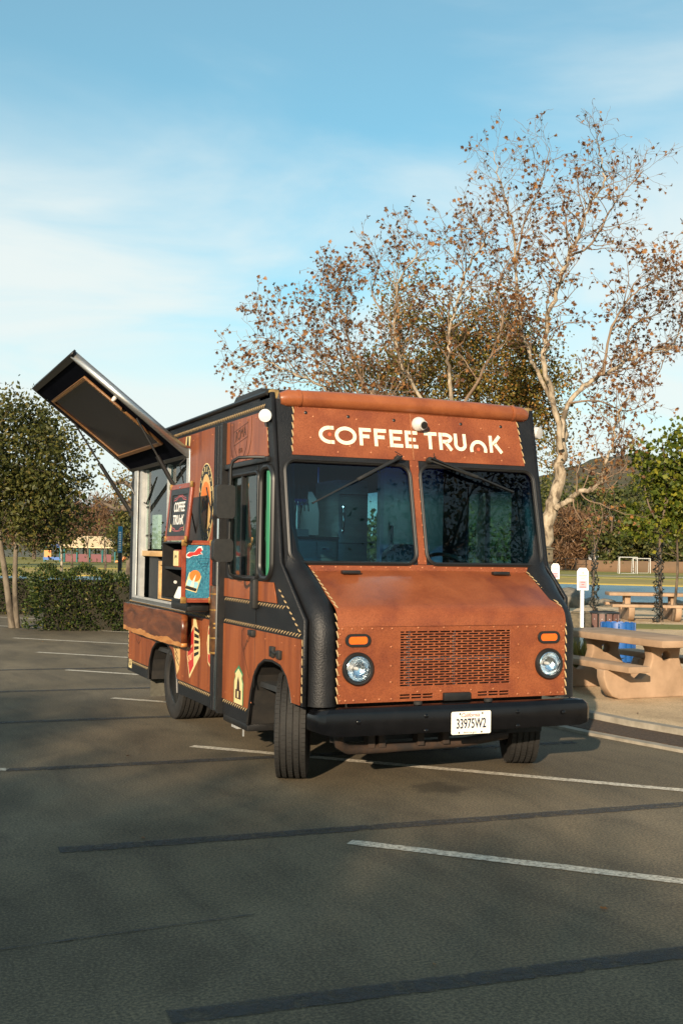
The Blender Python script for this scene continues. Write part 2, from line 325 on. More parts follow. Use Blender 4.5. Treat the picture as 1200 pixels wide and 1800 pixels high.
# ------------------------------------------------------------------ the setting
def ground_mats():
    # asphalt
    m, N, L, b, o = nodes('worn_asphalt'); v = mapped(N, L, (1, 1, 1))
    big = noise(N, L, v, .35, 5, .6, .6); mid = noise(N, L, mapped(N, L, (1.6, .5, 1)), 1.4, 6, .62, .5); fine = noise(N, L, v, 210, 2, .6); agg = noise(N, L, v, 70, 3, .7)
    c = ramp(N, L, big, [(.33, (.100, .082, .055)), (.50, (.138, .113, .076)), (.68, (.182, .150, .103))])
    c = mixc(N, L, .8, c, ramp(N, L, mid, [(.33, (.62, .62, .64)), (.5, (.95, .95, .95)), (.68, (1.18, 1.16, 1.12))]), 'MULTIPLY')
    c = mixc(N, L, .8, c, ramp(N, L, agg, [(.36, (.50, .50, .50)), (.5, (.92, .92, .92)), (.63, (1.7, 1.6, 1.42))]), 'MULTIPLY')
    # pale grit specks and an oil stain where the engine stands
    sp = ramp(N, L, noise(N, L, v, 120, 1, .5), [(.72, (0, 0, 0)), (.75, (1, 1, 1))]); c = mixc(N, L, sp, c, (.22, .20, .17))
    vo = N.new('ShaderNodeVectorMath'); vo.operation = 'DISTANCE'; wv = N.new('ShaderNodeVectorMath'); wv.operation = 'MULTIPLY_ADD'; wn = N.new('ShaderNodeTexNoise'); wn.inputs['Scale'].default_value = 4; wn.inputs['Detail'].default_value = 5
    L.new(v, wn.inputs['Vector']); wv.inputs[1].default_value = (.7, .7, 0); L.new(wn.outputs['Color'], wv.inputs[0]); L.new(v, wv.inputs[2])
    L.new(wv.outputs[0], vo.inputs[0]); vo.inputs[1].default_value = (.22, .45, 0)
    c = mixc(N, L, ramp(N, L, vo.outputs['Value'], [(.08, (.5, .5, .5)), (.24, (0, 0, 0))]), c, (.012, .011, .010))
    cr = N.new('ShaderNodeTexVoronoi'); cr.feature = 'DISTANCE_TO_EDGE'; cr.inputs['Scale'].default_value = .42; dv = N.new('ShaderNodeVectorMath'); dv.operation = 'MULTIPLY_ADD'; L.new(wn.outputs['Color'], dv.inputs[0]); dv.inputs[1].default_value = (.5, .5, 0); L.new(v, dv.inputs[2]); L.new(dv.outputs[0], cr.inputs['Vector'])
    c = mixc(N, L, ramp(N, L, cr.outputs['Distance'], [(.001, (.16, .16, .16)), (.005, (0, 0, 0))]), c, (.018, .016, .014))
    L.new(c, b.inputs['Base Color']); b.inputs['Roughness'].default_value = .85; b.inputs['Specular IOR Level'].default_value = .25
    bump(N, L, b, mixc(N, L, .7, fine, agg), .4, .005); MT['asphalt'] = m
    def worn(name, col, under, lo, hi, thin=False):
        m, N, L, b, o = nodes(name); v = mapped(N, L, (1, 1, 1)); f = noise(N, L, v, 38, 6, .72); g = noise(N, L, v, 160, 2)
        fac = ramp(N, L, f, [(lo, (0, 0, 0)), (hi, (1, 1, 1))]); L.new(mixc(N, L, fac, under, col), b.inputs['Base Color'])
        if thin:
            tr = N.new('ShaderNodeBsdfTransparent'); mx = N.new('ShaderNodeMixShader'); L.new(ramp(N, L, noise(N, L, v, 14, 6, .75), [(.34, (.1, .1, .1)), (.55, (.80, .80, .80))]), mx.inputs[0]); L.new(tr.outputs[0], mx.inputs[1]); L.new(b.outputs[0], mx.inputs[2]); L.new(mx.outputs[0], o.inputs[0])
        b.inputs['Roughness'].default_value = .8; bump(N, L, b, g, .4, .005); return m
    MT['paint'] = worn('worn_white_paint', (.62, .56, .45), (.18, .15, .11), .36, .56)
    MT['seal'] = worn('black_line_cover', (.030, .032, .037), (.060, .056, .050), .34, .72, True)
    MT['concrete'] = mat('concrete', (.30, .265, .21), (.20, .175, .135), 9, rough=.85, bs=.4, bscale=60)
    MT['mulch'] = mat('wet_mulch', (.035, .022, .014), (.09, .055, .032), 30, rough=.95, bs=1, bscale=45, bd=.03)
    m, N, L, b, o = nodes('decomposed_granite'); v = mapped(N, L, (1, 1, 1))
    c = ramp(N, L, noise(N, L, v, .8, 6, .65), [(.32, (.42, .30, .175)), (.52, (.60, .44, .265)), (.7, (.70, .54, .35))]); g = noise(N, L, v, 55, 4, .75)
    c = mixc(N, L, .8, c, ramp(N, L, g, [(.32, (.5, .46, .42)), (.55, (1, 1, 1)), (.75, (1.25, 1.2, 1.15))]), 'MULTIPLY'); L.new(c, b.inputs['Base Color']); b.inputs['Roughness'].default_value = .95; bump(N, L, b, g, .8, .02); MT['sand'] = m
    MT['lawn'] = mat('mown_grass', (.12, .135, .02), (.28, .22, .045), .18, (1, 1, 1), .9, bs=.5, bscale=20, bd=.05)
    MT['drygrass'] = mat('dry_bank_grass', (.36, .25, .06), (.22, .18, .04), .22, rough=.95, bs=.5, bscale=12, bd=.05)
    MT['soil'] = mat('bare_reddish_soil', (.20, .115, .065), (.13, .085, .05), .4, rough=.95)
    MT['land'] = mat('scrub_land', (.10, .085, .045), (.06, .06, .03), .05, rough=.95)
    MT['hill'] = mat('chaparral_hill', (.085, .060, .040), (.045, .050, .022), .035, (1, 1, 1.5), .95, bs=1, bscale=.15, bd=4)
    m, N, L, b, o = nodes('lake_water'); v = mapped(N, L, (1, 1, 1)); b.inputs['Base Color'].default_value = (.11, .22, .28, 1); b.inputs['Roughness'].default_value = .32; b.inputs['IOR'].default_value = 1.33
    bump(N, L, b, noise(N, L, mapped(N, L, (1, 1.8, 1)), 2.6, 4, .65), 1.0, .22); MT['water'] = m
ground_mats()
flat = lambda z0: (lambda u, v, w_: Vector((u, v, z0+w_)))
def slab(name, poly, z0, z1, m, kind='structure'):
    return tag(plate(name, poly, [], z1-z0, flat(z0), m), kind=kind)
tag(MB().add([(-2500, -2500, -.35), (2500, -2500, -.35), (2500, 2500, -.35), (-2500, 2500, -.35)], [(0, 1, 2, 3)]).build('ground', MT['land']), kind='structure')
KERB = [(4.3, -7.5), (3.3, -3.2), (2.79, -.8), (2.46, .68), (2.22, 1.82), (2.07, 3.5), (2.0, 6), (2.0, 14), (2.0, 48)]
def offs(pl_, d):
    r = []
    for i in range(len(pl_)):
        a = Vector(pl_[max(i-1, 0)]); b = Vector(pl_[min(i+1, len(pl_)-1)]); t = (b-a).normalized(); r.append((pl_[i][0]+t.y*d, pl_[i][1]-t.x*d))
    return r
slab('parking_lot', [(-70, 48), (-70, -40), (4.3, -40)]+KERB, -.3, 0, MT['asphalt'])
def band(name, a, b, z0, z1, m): return slab(name, offs(KERB, a)+offs(KERB, b)[::-1], z0, z1, m)
band('kerb', .004, .11, -.3, .025, MT['concrete']); band('mulch_bed', .114, .60, -.3, .03, MT['mulch']); band('path_edging', .604, .72, -.3, .085, MT['concrete'])
E1 = offs(KERB, .724)
slab('sand_ground', E1[:8]+[(2.72, 23.4), (17, 23.4), (22, 22.8), (40, 20.5), (60, 18), (60, -40), (5.02, -40)], -.3, .06, MT['sand'])
slab('lake_water', [(2.73, 22.8), (60, 13), (140, 15), (140, -20), (90, -20), (64, 22), (39.7, 45.5), (34.2, 51.1), (18, 62), (2.73, 62)], -.30, -.10, MT['water'])
slab('far_bank', [(2.8, 61), (18, 60.8), (34.0, 50), (39.4, 44.6), (64, 21), (90, -21), (150, -21), (165, 40), (105, 78), (60, 97), (2.8, 103)], -.3, -.02, MT['drygrass'])
slab('far_lawn', [(2.8, 84), (30, 74), (46, 60), (62, 46), (90, 15), (140, 10), (160, 40), (105, 78), (60, 97), (2.8, 103)], -.3, .02, MT['lawn'])
slab('playground_soil', [(-70, 48.2), (1.9, 48.2), (2.7, 92), (-70, 92)], -.3, .0, MT['soil'])
slab('playground_lawn', [(-70, 92), (2.7, 92), (2.7, 103.2), (60, 97.2), (60, 165), (-70, 165)], -.3, .03, MT['lawn'])
slab('far_path', [(40, 72), (62, 55), (100, 22), (101, 23.4), (63, 57), (41, 74)], -.3, .035, MT['concrete'])
def hill(name, cx, cy, rx, ry, h, seed, ang=0, n=46):
    V = []; F = []; rnd = np.random.RandomState(seed); ph = rnd.rand(12)*6.28
    ca, sa = math.cos(ang), math.sin(ang)
    for j in range(n+1):
        for i in range(n+1):
            u = -1+2*i/n; v = -1+2*j/n; d = math.hypot(u, v)
            e = max(0, math.cos(min(d, 1)*math.pi/2))**1.25
            q = 1+.10*math.sin(5*u+ph[0])*math.cos(4*v+ph[1])+.05*math.sin(13*u+ph[2]+3*v)+.03*math.sin(29*u+ph[3])*math.cos(23*v+ph[4])
            V.append((cx+u*rx*ca-v*ry*sa, cy+u*rx*sa+v*ry*ca, -1.4+h*e*q)); 
    for j in range(n):
        for i in range(n): a = j*(n+1)+i; F.append((a, a+1, a+n+2, a+n+1))
    return tag(np_mesh(name, V, F, MT['hill'], smooth=True), kind='structure')
hill('hill', 372, 500, 150, 150, 53, 3, R(-23)); hill('hill', 560, 470, 230, 150, 46, 5, R(-40)); hill('hill', 190, 1500, 260, 200, 62, 8, R(-15))
slab('embankment', [(62, 86), (82, 72), (96, 60), (140, 24), (150, 34), (104, 72), (86, 84), (66, 98)], -.3, 1.1, MT['soil'])
def strip(name, p, q, wd, m, z=.004):
    p, q = Vector((*p, 0)), Vector((*q, 0)); t = (q-p).normalized(); n_ = Vector((-t.y, t.x, 0))*wd/2
    k = max(2, int((q-p).length/.05)); rs = np.random.RandomState(int(abs(p.x*91+p.y*37)) % 9999); up = Vector((0, 0, z)); jit = .05 if wd > .05 else .4
    V = []
    for i in range(k+1):
        c = p.lerp(q, i/k); a_, b_ = 1+rs.randn()*jit, 1+rs.randn()*jit; V += [c-n_*a_+up, c+n_*b_+up]
    return tag(MB().add(V, [(2*i, 2*i+2, 2*i+3, 2*i+1) for i in range(k)]).build(name, m), kind='structure')
for y0, x1 in ((-4.25, 2.7), (-1.03, 2.55), (2.24, 2.15), (5.41, 1.9), (8.38, 1.9), (11.04, 1.9), (13.9, 1.9), (17.2, 1.9), (20.4, 1.9), (23.6, 1.9), (26.8, 1.9)):
    strip('parking_line', (-1.30, y0), (x1-.03, y0-(x1+1.27)*1.0), .10, MT['paint'])
for k in range(9): strip('parking_line', (-9.5, 13.5+k*2.7), (-4.6, 17.8+k*2.7), .10, MT['paint'])
for k, y0 in enumerate((-5.35, -3.01, -.67, 1.67, 4.0, 6.3, 8.6)): strip('covered_line', (-2.84, y0), (1.9, y0-.24), .125, MT['seal'], .004)
strip('parking_line', (-3.4, 1.95), (-2.83, 1.69), .10, MT['paint'])
strip('pavement_seam', (-4.5, -2.2), (-2.2, -2.05), .012, MT['seal'], .006)
# ------------------------------------------------------------------ the coffee truck
HW = 1.09
truck = tag(empty('food_truck'), 'copper and black leather-wrapped step van coffee truck with its serving hatch raised', 'truck')
SL = lambda u, v, w_: Vector((-HW-w_, u, v))          # left side: along y, up z, outwards
SR = lambda u, v, w_: Vector((HW+w_, u, v))
FN = lambda u, v, w_: Vector((u, .13-w_, v))          # flat nose
VT = Vector((0, .215, 1)).normalized(); VN = Vector((0, -1, .215)).normalized()
WS0 = Vector((0, .68, 1.537))
WS = lambda u, v, w_: WS0+Vector((u, 0, 0))+VT*((v-1.537)*math.hypot(1, .215))+VN*w_   # leaning windscreen plane, v in metres of height
def T(name, *a, **k): return plate(name, *a, parent=truck, **k)
def arc(c, r, a0, a1, n): return [(c[0]+r*math.cos(R(a0+(a1-a0)*i/n)), c[1]+r*math.sin(R(a0+(a1-a0)*i/n))) for i in range(n+1)]
# wheel-arch outlines (y, z)
FA = [(.40, .585), (.43, .66), (.50, .75), (.62, .815), (.80, .835), (.97, .825), (1.10, .775), (1.20, .69), (1.27, .56), (1.32, .40), (1.35, .30)]
RA = [(3.40, .295), (3.42, .42), (3.50, .56), (3.62, .66), (3.80, .715), (4.02, .72), (4.22, .695), (4.38, .62), (4.48, .50), (4.52, .38), (4.53, .295)]
base = [(.20, .585)]+FA+RA+[(5.50, .295), (5.50, 2.79), (.945, 2.79), (.69, 1.54), (.20, 1.16)]
win_door = rrect(1.17, 1.405, 1.86, 2.215, .05); win_q = rrect(.84, 1.42, 1.115, 2.24, .11, 6); open_s = rrect(3.14, 1.10, 5.27, 2.50, .03)
o = T('body_side', base, [win_door, win_q, open_s], .03, SL, MT['black']); o['label'] = 'black leather-wrapped side with serving opening'
baseR = [(.42, .62)]+[q for q in FA if q[0] > .43]+base[1+len(FA):-1]+[(.42, 1.30)]
T('body_side', baseR, [rrect(1.20, 1.50, 1.96, 2.15, .05), rrect(2.9, 1.35, 4.3, 2.25, .05)], .03, SR, MT['black'])
MB().prism([(.96, .23), (1.0, .215), (1.09, .419), (1.06, .45), (.96, .45)], .59, 1.24, lambda u, v, w_: Vector((u, v, w_))).build('corner_return', MT['black'], truck)
# cognac panels standing 5 mm proud of the black side
def proud(t0=.032, t1=.006): return lambda u, v, w_: Vector((-HW-.030-w_, u, v))
PL = lambda u, v, w_: Vector((-HW-.0305-w_, u, v)); PR = lambda u, v, w_: Vector((HW+.0305+w_, u, v))
fender = [(.262, .59), (.262, 1.035), (1.18, 1.035), (1.18, .72)]+[(a+(.0 if a < .8 else .0), b+.006) for a, b in FA[::-1] if b > .71]+[(.50, .757), (.43, .667), (.395, .59)]
fender = [(.235, .59), (.235, 1.03), (1.185, 1.03), (1.185, .722), (1.10, .785), (.97, .835), (.80, .845), (.62, .825), (.50, .76), (.43, .67), (.395, .59)]
doorlow = [(1.195, .715), (1.195, 1.03), (1.985, 1.03), (1.985, .425), (1.33, .425), (1.275, .57)]
rearlow = [(2.335, .425), (2.335, 1.03), (5.44, 1.03), (5.44, .425), (4.535, .425), (4.49, .51), (4.39, .63), (4.22, .705), (4.02, .732), (3.80, .727), (3.61, .67), (3.49, .568), (3.41, .425)]
for f_, S_ in ((PL, 0), (PR, 1)):
    T('fender_panel', fender if S_ == 0 else [(.44, .70)]+[(.44, 1.03)]+fender[2:9], [], .006, f_, MT['cognac']); T('door_lower_panel', doorlow, [], .006, f_, MT['cognac']); T('rear_lower_panel', rearlow, [], .006, f_, MT['cognac'])
    T('waist_panel', [(.70, 1.245), (.62, 1.33), (.84, 1.395), (1.13, 1.395), (1.13, 1.245)] if 0 else [(.72, 1.25), (.80, 1.395), (1.14, 1.395), (1.14, 1.25)], [], .006, f_, MT['cognac'])
    T('waist_panel', [(1.15, 1.25), (1.15, 1.395), (1.985, 1.395), (1.985, 1.25)], [], .006, f_, MT['cognac'])
    T('cab_upper_panel', [(.96, 2.32), (1.985, 2.32), (1.985, 2.66), (1.035, 2.66)], [], .006, f_, MT['cognac'])
T('rear_upper_panel', [(2.335, 1.105), (3.09, 1.105), (3.09, 2.545), (5.46, 2.545), (5.46, 2.66), (2.335, 2.66)], [], .006, PL, MT['cognac'])
T('rear_upper_panel', [(2.335, 1.105), (5.46, 1.105), (5.46, 2.66), (2.335, 2.66)], [rrect(2.85, 1.30, 4.35, 2.30, .05)], .006, PR, MT['cognac'])
# moulded ribs that look like a strap between door and box, with a polished buckle length and gold rings
for yy, rr in ((2.075, .030), (2.145, .026), (2.205, .030), (2.275, .024)):
    MB().tube([(-HW-.03, yy, .30), (-HW-.03, yy, .76)], rr, 10).build('strap_rib', MT['black'], truck, True)
    MB().tube([(-HW-.03, yy, 1.33), (-HW-.03, yy, 2.655)], rr, 10).build('strap_rib', MT['black'], truck, True)
MB().tube([(-HW-.035, 2.12, .765), (-HW-.04, 2.12, .86), (-HW-.045, 2.12, 1.0), (-HW-.04, 2.12, 1.2), (-HW-.035, 2.12, 1.325)], [.060, .062, .068, .064, .058], 14).build('strap_keeper', MT['keeper'], truck, True)
MB().tube([(-HW-.03, 2.25, .765), (-HW-.03, 2.25, 1.325)], [.045, .045], 12).build('strap_keeper', MT['keeper'], truck, True)
for zz in (.78, .90, .985, 1.02, 1.13, 1.26): MB().tube([(-HW-.04, 2.12, zz-.006), (-HW-.04, 2.12, zz+.006)], .071, 14).build('gold_ring', MT['brass'], truck, True)
MB().tube([(-HW-.085, 2.02, .33), (-HW-.085, 2.02, 2.12)], .009, 8).build('door_grab_rod', MT['chrome'], truck, True)
MB().box((-HW-.075, 1.985, .30), (-HW-.03, 2.02, 2.66)).build('door_edge', MT['satinblack'], truck)
MB().box((-HW-.06, .93, 2.275), (-HW-.03, 2.03, 2.312)).build('drip_rail', MT['satinblack'], truck, bevel=.004)
# stitching, all real thread
sm = MB(); nl = (-1, 0, 0); X = -HW-.031
def run(p, step=.058, ln=.048, wd=.0105, skew=.011): stitches(sm, [(X, a, b) for a, b in p], nl, step, ln, wd, skew)
run([(.24, 1.055), (1.98, 1.055)]); run([(2.34, 1.055), (5.46, 1.055)], .045, .033, .012, .008); run([(.56, 1.228), (1.98, 1.228)])
run([(1.36, .408), (1.98, .408)], .048, .036, .012); run([(2.34, .40), (3.37, .40)], .048, .036, .012); run([(4.56, .40), (5.44, .40)], .048, .036, .012)
run([(1.06, 2.70), (5.46, 2.70)], .048, .034, .013, .012)
run([(.965, 2.32), (1.02, 2.62)], .05, .034, .008, .003); run([(2.045, 1.35), (2.045, 2.64)], .05, .035, .006, .002); run([(2.31, 1.35), (2.31, 2.64)], .05, .035, .006, .002); run([(2.045, .33), (2.045, .75)], .05, .035, .006, .002); run([(2.31, .33), (2.31, .75)], .05, .035, .006, .002); run([(5.475, .43), (5.475, 1.0)], .05, .034, .006, .002)
run([(.215, .60), (.215, 1.04)], .06, .045, .012, .003); run([(.25, 1.07), (.70, 1.36)], .06, .046, .013, .007)
tag(sm.build('side_stitching', MT['thread'], truck), kind='stuff')
# rounded leather rolls: nose corner, bonnet edge and A-pillar in one sweep
def corner(sx):
    c0 = .972 if sx < 0 else .918; y0 = .232
    P = [(c0, y0, .585), (c0, y0, .75), (c0, y0, .95), (c0, y0, 1.09), (c0, y0+.03, 1.16), (c0, y0+.085, 1.215), (c0*.5+.4825, .44, 1.285), (.975, .56, 1.365), (.985, .66, 1.435), (1.0, .72, 1.50), (1.025, .765, 1.60), (1.03, .815, 1.80), (1.03, .90, 2.20), (1.03, 1.005, 2.70), (1.03, 1.022, 2.78)]
    rr = [.104, .104, .104, .105, .106, .107, .108, .108, .104, .096, .080, .072, .072, .074, .074]
    return MB().tube([(sx*a, b, c) for a, b, c in P], rr, 20).build('corner_roll', MT['black'], truck, True)
corner(-1); corner(1)
sm = MB()
for sx in (-1, 1):
    stitches(sm, [(sx*.905, .126, .60), (sx*.905, .126, 1.10), (sx*.905, .165, 1.215)], (0, -1, .1), .058, .048, .0105, .007)
    stitches(sm, [(sx*.893, .175, 1.247), (sx*.893, .21, 1.268), (sx*.893, .60, 1.467), (sx*.90, .65, 1.492)], (0, -.46, .89), .058, .048, .0105, .007)
    stitches(sm, [WS(sx*.985, 2.34, .012), WS(sx*.955, 2.69, .012)], VN, .058, .046, .0095, .006)
    stitches(sm, [WS(sx*1.0, 1.47, .02), WS(sx*.985, 1.515, .02)], VN, .045, .034, .008, .003)
tag(sm.build('front_stitching', MT['thread'], truck), kind='stuff')
# nose, bonnet
slots = []; sw, sh = .089, .0105
gx0, gx1, gz0, gz1 = -.435, .435, .705, 1.088
nrow = 22; ph = (gz1-gz0)/nrow
for r_ in range(nrow):
    z = gz0+ph*(r_+.5); x = gx0-(.5*sw+.004 if r_ % 2 else 0)
    while x < gx1-.02:
        a, b = max(x, gx0), min(x+sw-.011, gx1)
        if b-a > .012: slots.append([(a, z-sh/2), (b, z-sh/2), (b, z+sh/2), (a, z+sh/2)])
        x += sw
for xa in (-.435, .175):
    for z in (.628, .648):
        for k in range(3): slots.append([(xa+k*.088, z-.0055), (xa+k*.088+.078, z-.0055), (xa+k*.088+.078, z+.0055), (xa+k*.088, z+.0055)])
hl_holes = [ell(q*.757, .837, .085, .085, 32) for q in (-1, 1)]
nose = [(-.90, .605), (-.10, .605), (-.10, .655), (.10, .655), (.10, .605), (.90, .605), (.90, 1.12), (-.90, 1.12)]
T('nose_panel', nose, slots+hl_holes, .012, lambda u, v, w_: Vector((u, .128+.012-w_, v)), MT['copper'])
MB().box((-.5, .20, .60), (.5, .22, 1.11)).build('grille_backing', MT['satinblack'], truck)
MB().box((-.36, .165, .70), (-.34, .19, 1.09)).box((.0, .165, .70), (.012, .19, 1.09)).box((-.44, .17, .88), (.44, .19, .90)).build('grille_brace', MT['galv'], truck)
hp = [(.128, 1.12), (.131, 1.16), (.142, 1.20), (.165, 1.232), (.20, 1.255), (.30, 1.306), (.45, 1.383), (.60, 1.458), (.655, 1.482)]
hb = MB(); n = len(hp); xs = [-.905, -.6, -.3, 0, .3, .6, .905]
V = [(x, y-.010*(1-(x/.92)**2), z+.012*(1-(x/.92)**2)*(1 if i > 1 else 0)) for x in xs for i, (y, z) in enumerate(hp)]
hb.add(V, [(a*n+i, a*n+i+1, (a+1)*n+i+1, (a+1)*n+i) for a in range(len(xs)-1) for i in range(n-1)])
hb.build('bonnet', MT['copper'], truck, True, angle=60)
rv = MB()
rivets(rv, [(x, .127, 1.105) for x in np.linspace(-.87, -.5, 6)]+[(x, .127, 1.108) for x in (-.30, -.10, .10, .30)]+[(x, .127, 1.105) for x in np.linspace(.5, .87, 6)], (0, -1, 0), .0085)
rivets(rv, [(x, .127, .625) for x in (-.88, -.84, -.78, -.69, -.59, -.50, .50, .59, .69, .78, .84, .88)]+[(x, .127, .668) for x in (-.30, -.12, .12, .30)], (0, -1, 0), .0085)
rivets(rv, [(s*.505, .127, z) for s in (-1, 1) for z in (.74, .85, .98)]+[(s*.885, .127, z) for s in (-1, 1) for z in np.linspace(.66, 1.07, 7)], (0, -1, 0), .0085)
rivets(rv, [WS(x, 1.512, .012) for x in np.linspace(-.9, .9, 19)], VN, .008)
rivets(rv, [WS(s*.028, z, .016) for s in (-1, 1) for z in np.linspace(1.56, 2.28, 9)], VN, .007)
rivets(rv, [WS(x, z, .012) for x, z in ((-.80, 2.62), (-.45, 2.62), (.25, 2.62), (.62, 2.61), (-.62, 2.36), (-.35, 2.37), (-.08, 2.35), (.10, 2.35), (.45, 2.37), (.78, 2.36), (-.83, 2.46), (.86, 2.47), (-.2, 2.42), (.3, 2.42), (.55, 2.41), (-.52, 2.41))], VN, .009)
rivets(rv, [WS(x, 2.682, .012) for x in np.linspace(-.92, .92, 44)], VN, .005)
rivets(rv, [(x, .63, 1.492) for x in np.linspace(-.86, .86, 26)], (0, -.5, 1), .004)
rivets(rv, [(-HW-.037, y, z) for y in (1.25, 1.45, 1.65, 1.85) for z in (2.36, 2.63)]+[(-HW-.037, y, z) for y, z in ((.34, .64), (.34, .98), (.60, .98), (.95, .98), (2.4, .47), (2.4, .98), (3.2, .47), (5.35, .47), (5.35, .97), (2.4, 2.6), (3.0, 2.6), (2.42, 1.8), (1.25, .48), (1.9, .48))], (-1, 0, 0), .007)
tag(rv.build('rivets', MT['rivet'], truck, True), kind='stuff')
for x, z in ((-.86, 2.645), (-.52, 2.635), (-.14, 2.63), (.44, 2.635), (.80, 2.635)): MB().lathe([(0, .014), (.006, .013), (.010, .008), (.011, .0005)], WS(x, z, .010), VN, 12).build('header_bolt', MT['satinblack'], truck, True)
# windscreen wall: header, centre pillar, lower rail
wl, wr = rrect(-1.05, 1.537, -.042, 2.285, .085, 6), rrect(.042, 1.537, 1.05, 2.285, .085, 6)
T('windscreen_surround', [(-1.085, 1.475), (1.085, 1.475), (1.085, 2.74), (-1.085, 2.74)], [wl, wr], .03, lambda u, v, w_: WS(u, v, w_-.022), MT['black'])
inner = lambda r: [(a, b) for a, b in r]
T('header_panel', [(-.985, 2.325), (.985, 2.325), (.945, 2.72), (-.945, 2.72)], [], .006, lambda u, v, w_: WS(u, v, w_+.0085), MT['copper'])
T('centre_pillar', [(-.036, 1.535), (.036, 1.535), (.036, 2.323), (-.036, 2.323)], [], .008, lambda u, v, w_: WS(u, v, w_+.0085), MT['copper'])
T('lower_rail', [(-.95, 1.478), (.95, 1.478), (.93, 1.531), (-.93, 1.531)], [], .006, lambda u, v, w_: WS(u, v, w_+.0085), MT['copper'])
T('header_seam', [(-.006, 2.33), (.006, 2.33), (.006, 2.69), (-.006, 2.69)], [], .003, lambda u, v, w_: WS(u, v, w_+.015), MT['rivet'])
def ring(name, poly, r, f, m, par=None, closed=True, k=8):
    pts = [f(a, b, 0) for a, b in poly]; mb = MB(); n = len(pts); vs_ = []
    c = sum((Vector(p) for p in pts), Vector())/n
    nn = (pts[n//4]-pts[0]).cross(pts[n//2]-pts[0]).normalized()
    for i in range(n):
        t = (pts[(i+1) % n]-pts[i-1]).normalized(); u = t.cross(nn).normalized()
        for j in range(k): a = 2*math.pi*j/k; vs_.append(pts[i]+(u*math.cos(a)+nn*math.sin(a))*r)
    mb.add(vs_, [(i*k+j, i*k+(j+1) % k, ((i+1) % n)*k+(j+1) % k, ((i+1) % n)*k+j) for i in range(n) for j in range(k)])
    return mb.build(name, m, par or truck, True)
for wpoly in (wl, wr):
    g = T('windscreen', [(a*1, b) for a, b in wpoly], [], .005, lambda u, v, w_: WS(u, v, w_-.008), MT['shield'])
    ring('rubber_seal', wpoly, .017, lambda u, v, w_: WS(u, v, .012), MT['gasket'], g); ring('trim', wpoly, .006, lambda u, v, w_: WS(u, v, .030), MT['satinblack'], g)
# lettering, cut from cream paint
ux = .001417; uz = .135/118; zc = 2.487
def LT(x, y): return (-.767+(x-47)*ux, zc+(y-59)*uz)   # y up from baseline 0..118
def letter(kind, x0, x1):
    lt = MB()
    q = lambda a, b: LT(x0+a*(x1-x0), b); sw_ = .0275
    f = lambda u, v, w_: WS(u, v, w_+.0150)
    def st(p): stroke(lt, p, sw_, f)
    if kind == 'C':
        c = LT(x0+62, 59); st([(c[0]+.080*math.cos(R(a))*.93, c[1]+.0545*math.sin(R(a))) for a in range(78, 286, 8)]); st([LT(x0+62, 106), LT(x1, 107)]); st([LT(x0+62, 12), LT(x1, 11)])
    if kind == 'O':
        c = q(.5, 59); stroke(lt, [(c[0]+.074*math.cos(R(a)), c[1]+.0555*math.sin(R(a))) for a in range(0, 360, 9)], sw_, f, closed=True)
    if kind in 'FE':
        st([q(.16, 0), q(.16, 118)]); st([q(.30, 106), q(1, 106)]); st([q(.30, 62 if kind == 'F' else 59), q(.85, 62 if kind == 'F' else 59)])
        if kind == 'E': st([q(.30, 12), q(1, 12)])
    if kind == 'T': st([q(0, 106), q(1, 106)]); st([q(.46, 0), q(.46, 94)])
    if kind == 'R':
        st([q(.14, 0), q(.14, 118)]); c = q(.45, 82); st([q(.28, 106)]+[(c[0]+.052*math.cos(R(a)), c[1]+.0275*math.sin(R(a))) for a in range(90, -91, -15)]+[q(.28, 58)]); st([q(.5, 52), q(.88, 0)])
    if kind == 'U':
        c = q(.5, 46); st([q(.14, 118), q(.14, 60)]+[(c[0]+.048*math.cos(R(a))*.86, c[1]+.040*math.sin(R(a))) for a in range(180, 361, 15)]+[q(.86, 60), q(.86, 118)])
    if kind == 'n':
        c = q(.5, 12); st([q(.12, -3)]+[(c[0]+.072*math.cos(R(a))*.88, c[1]+.066*math.sin(R(a))) for a in range(176, 3, -12)]+[q(.88, -3)])
    if kind == 'K': st([q(.13, 0), q(.13, 118)]); st([q(.28, 56), q(.80, 118)]); st([q(.40, 66), q(.90, 0)])
    lt.build('sign_letter', MT['cream'], truck)
for k_, a, b in (('C', 47, 133), ('O', 137, 262), ('F', 276, 347), ('F', 362, 436), ('E', 452, 532), ('E', 544, 622), ('T', 662, 740), ('R', 750, 838), ('U', 846, 922), ('n', 940, 1052), ('K', 1066, 1152)): letter(k_, a, b)
for cx_, cz_ in ((108, 62), (995, 18)):
    c = LT(cx_, cz_); T('letter_dot', ell(c[0], c[1], .013, .013, 16), [], .002, lambda u, v, w_: WS(u, v, w_+.0152), MT['dot'])
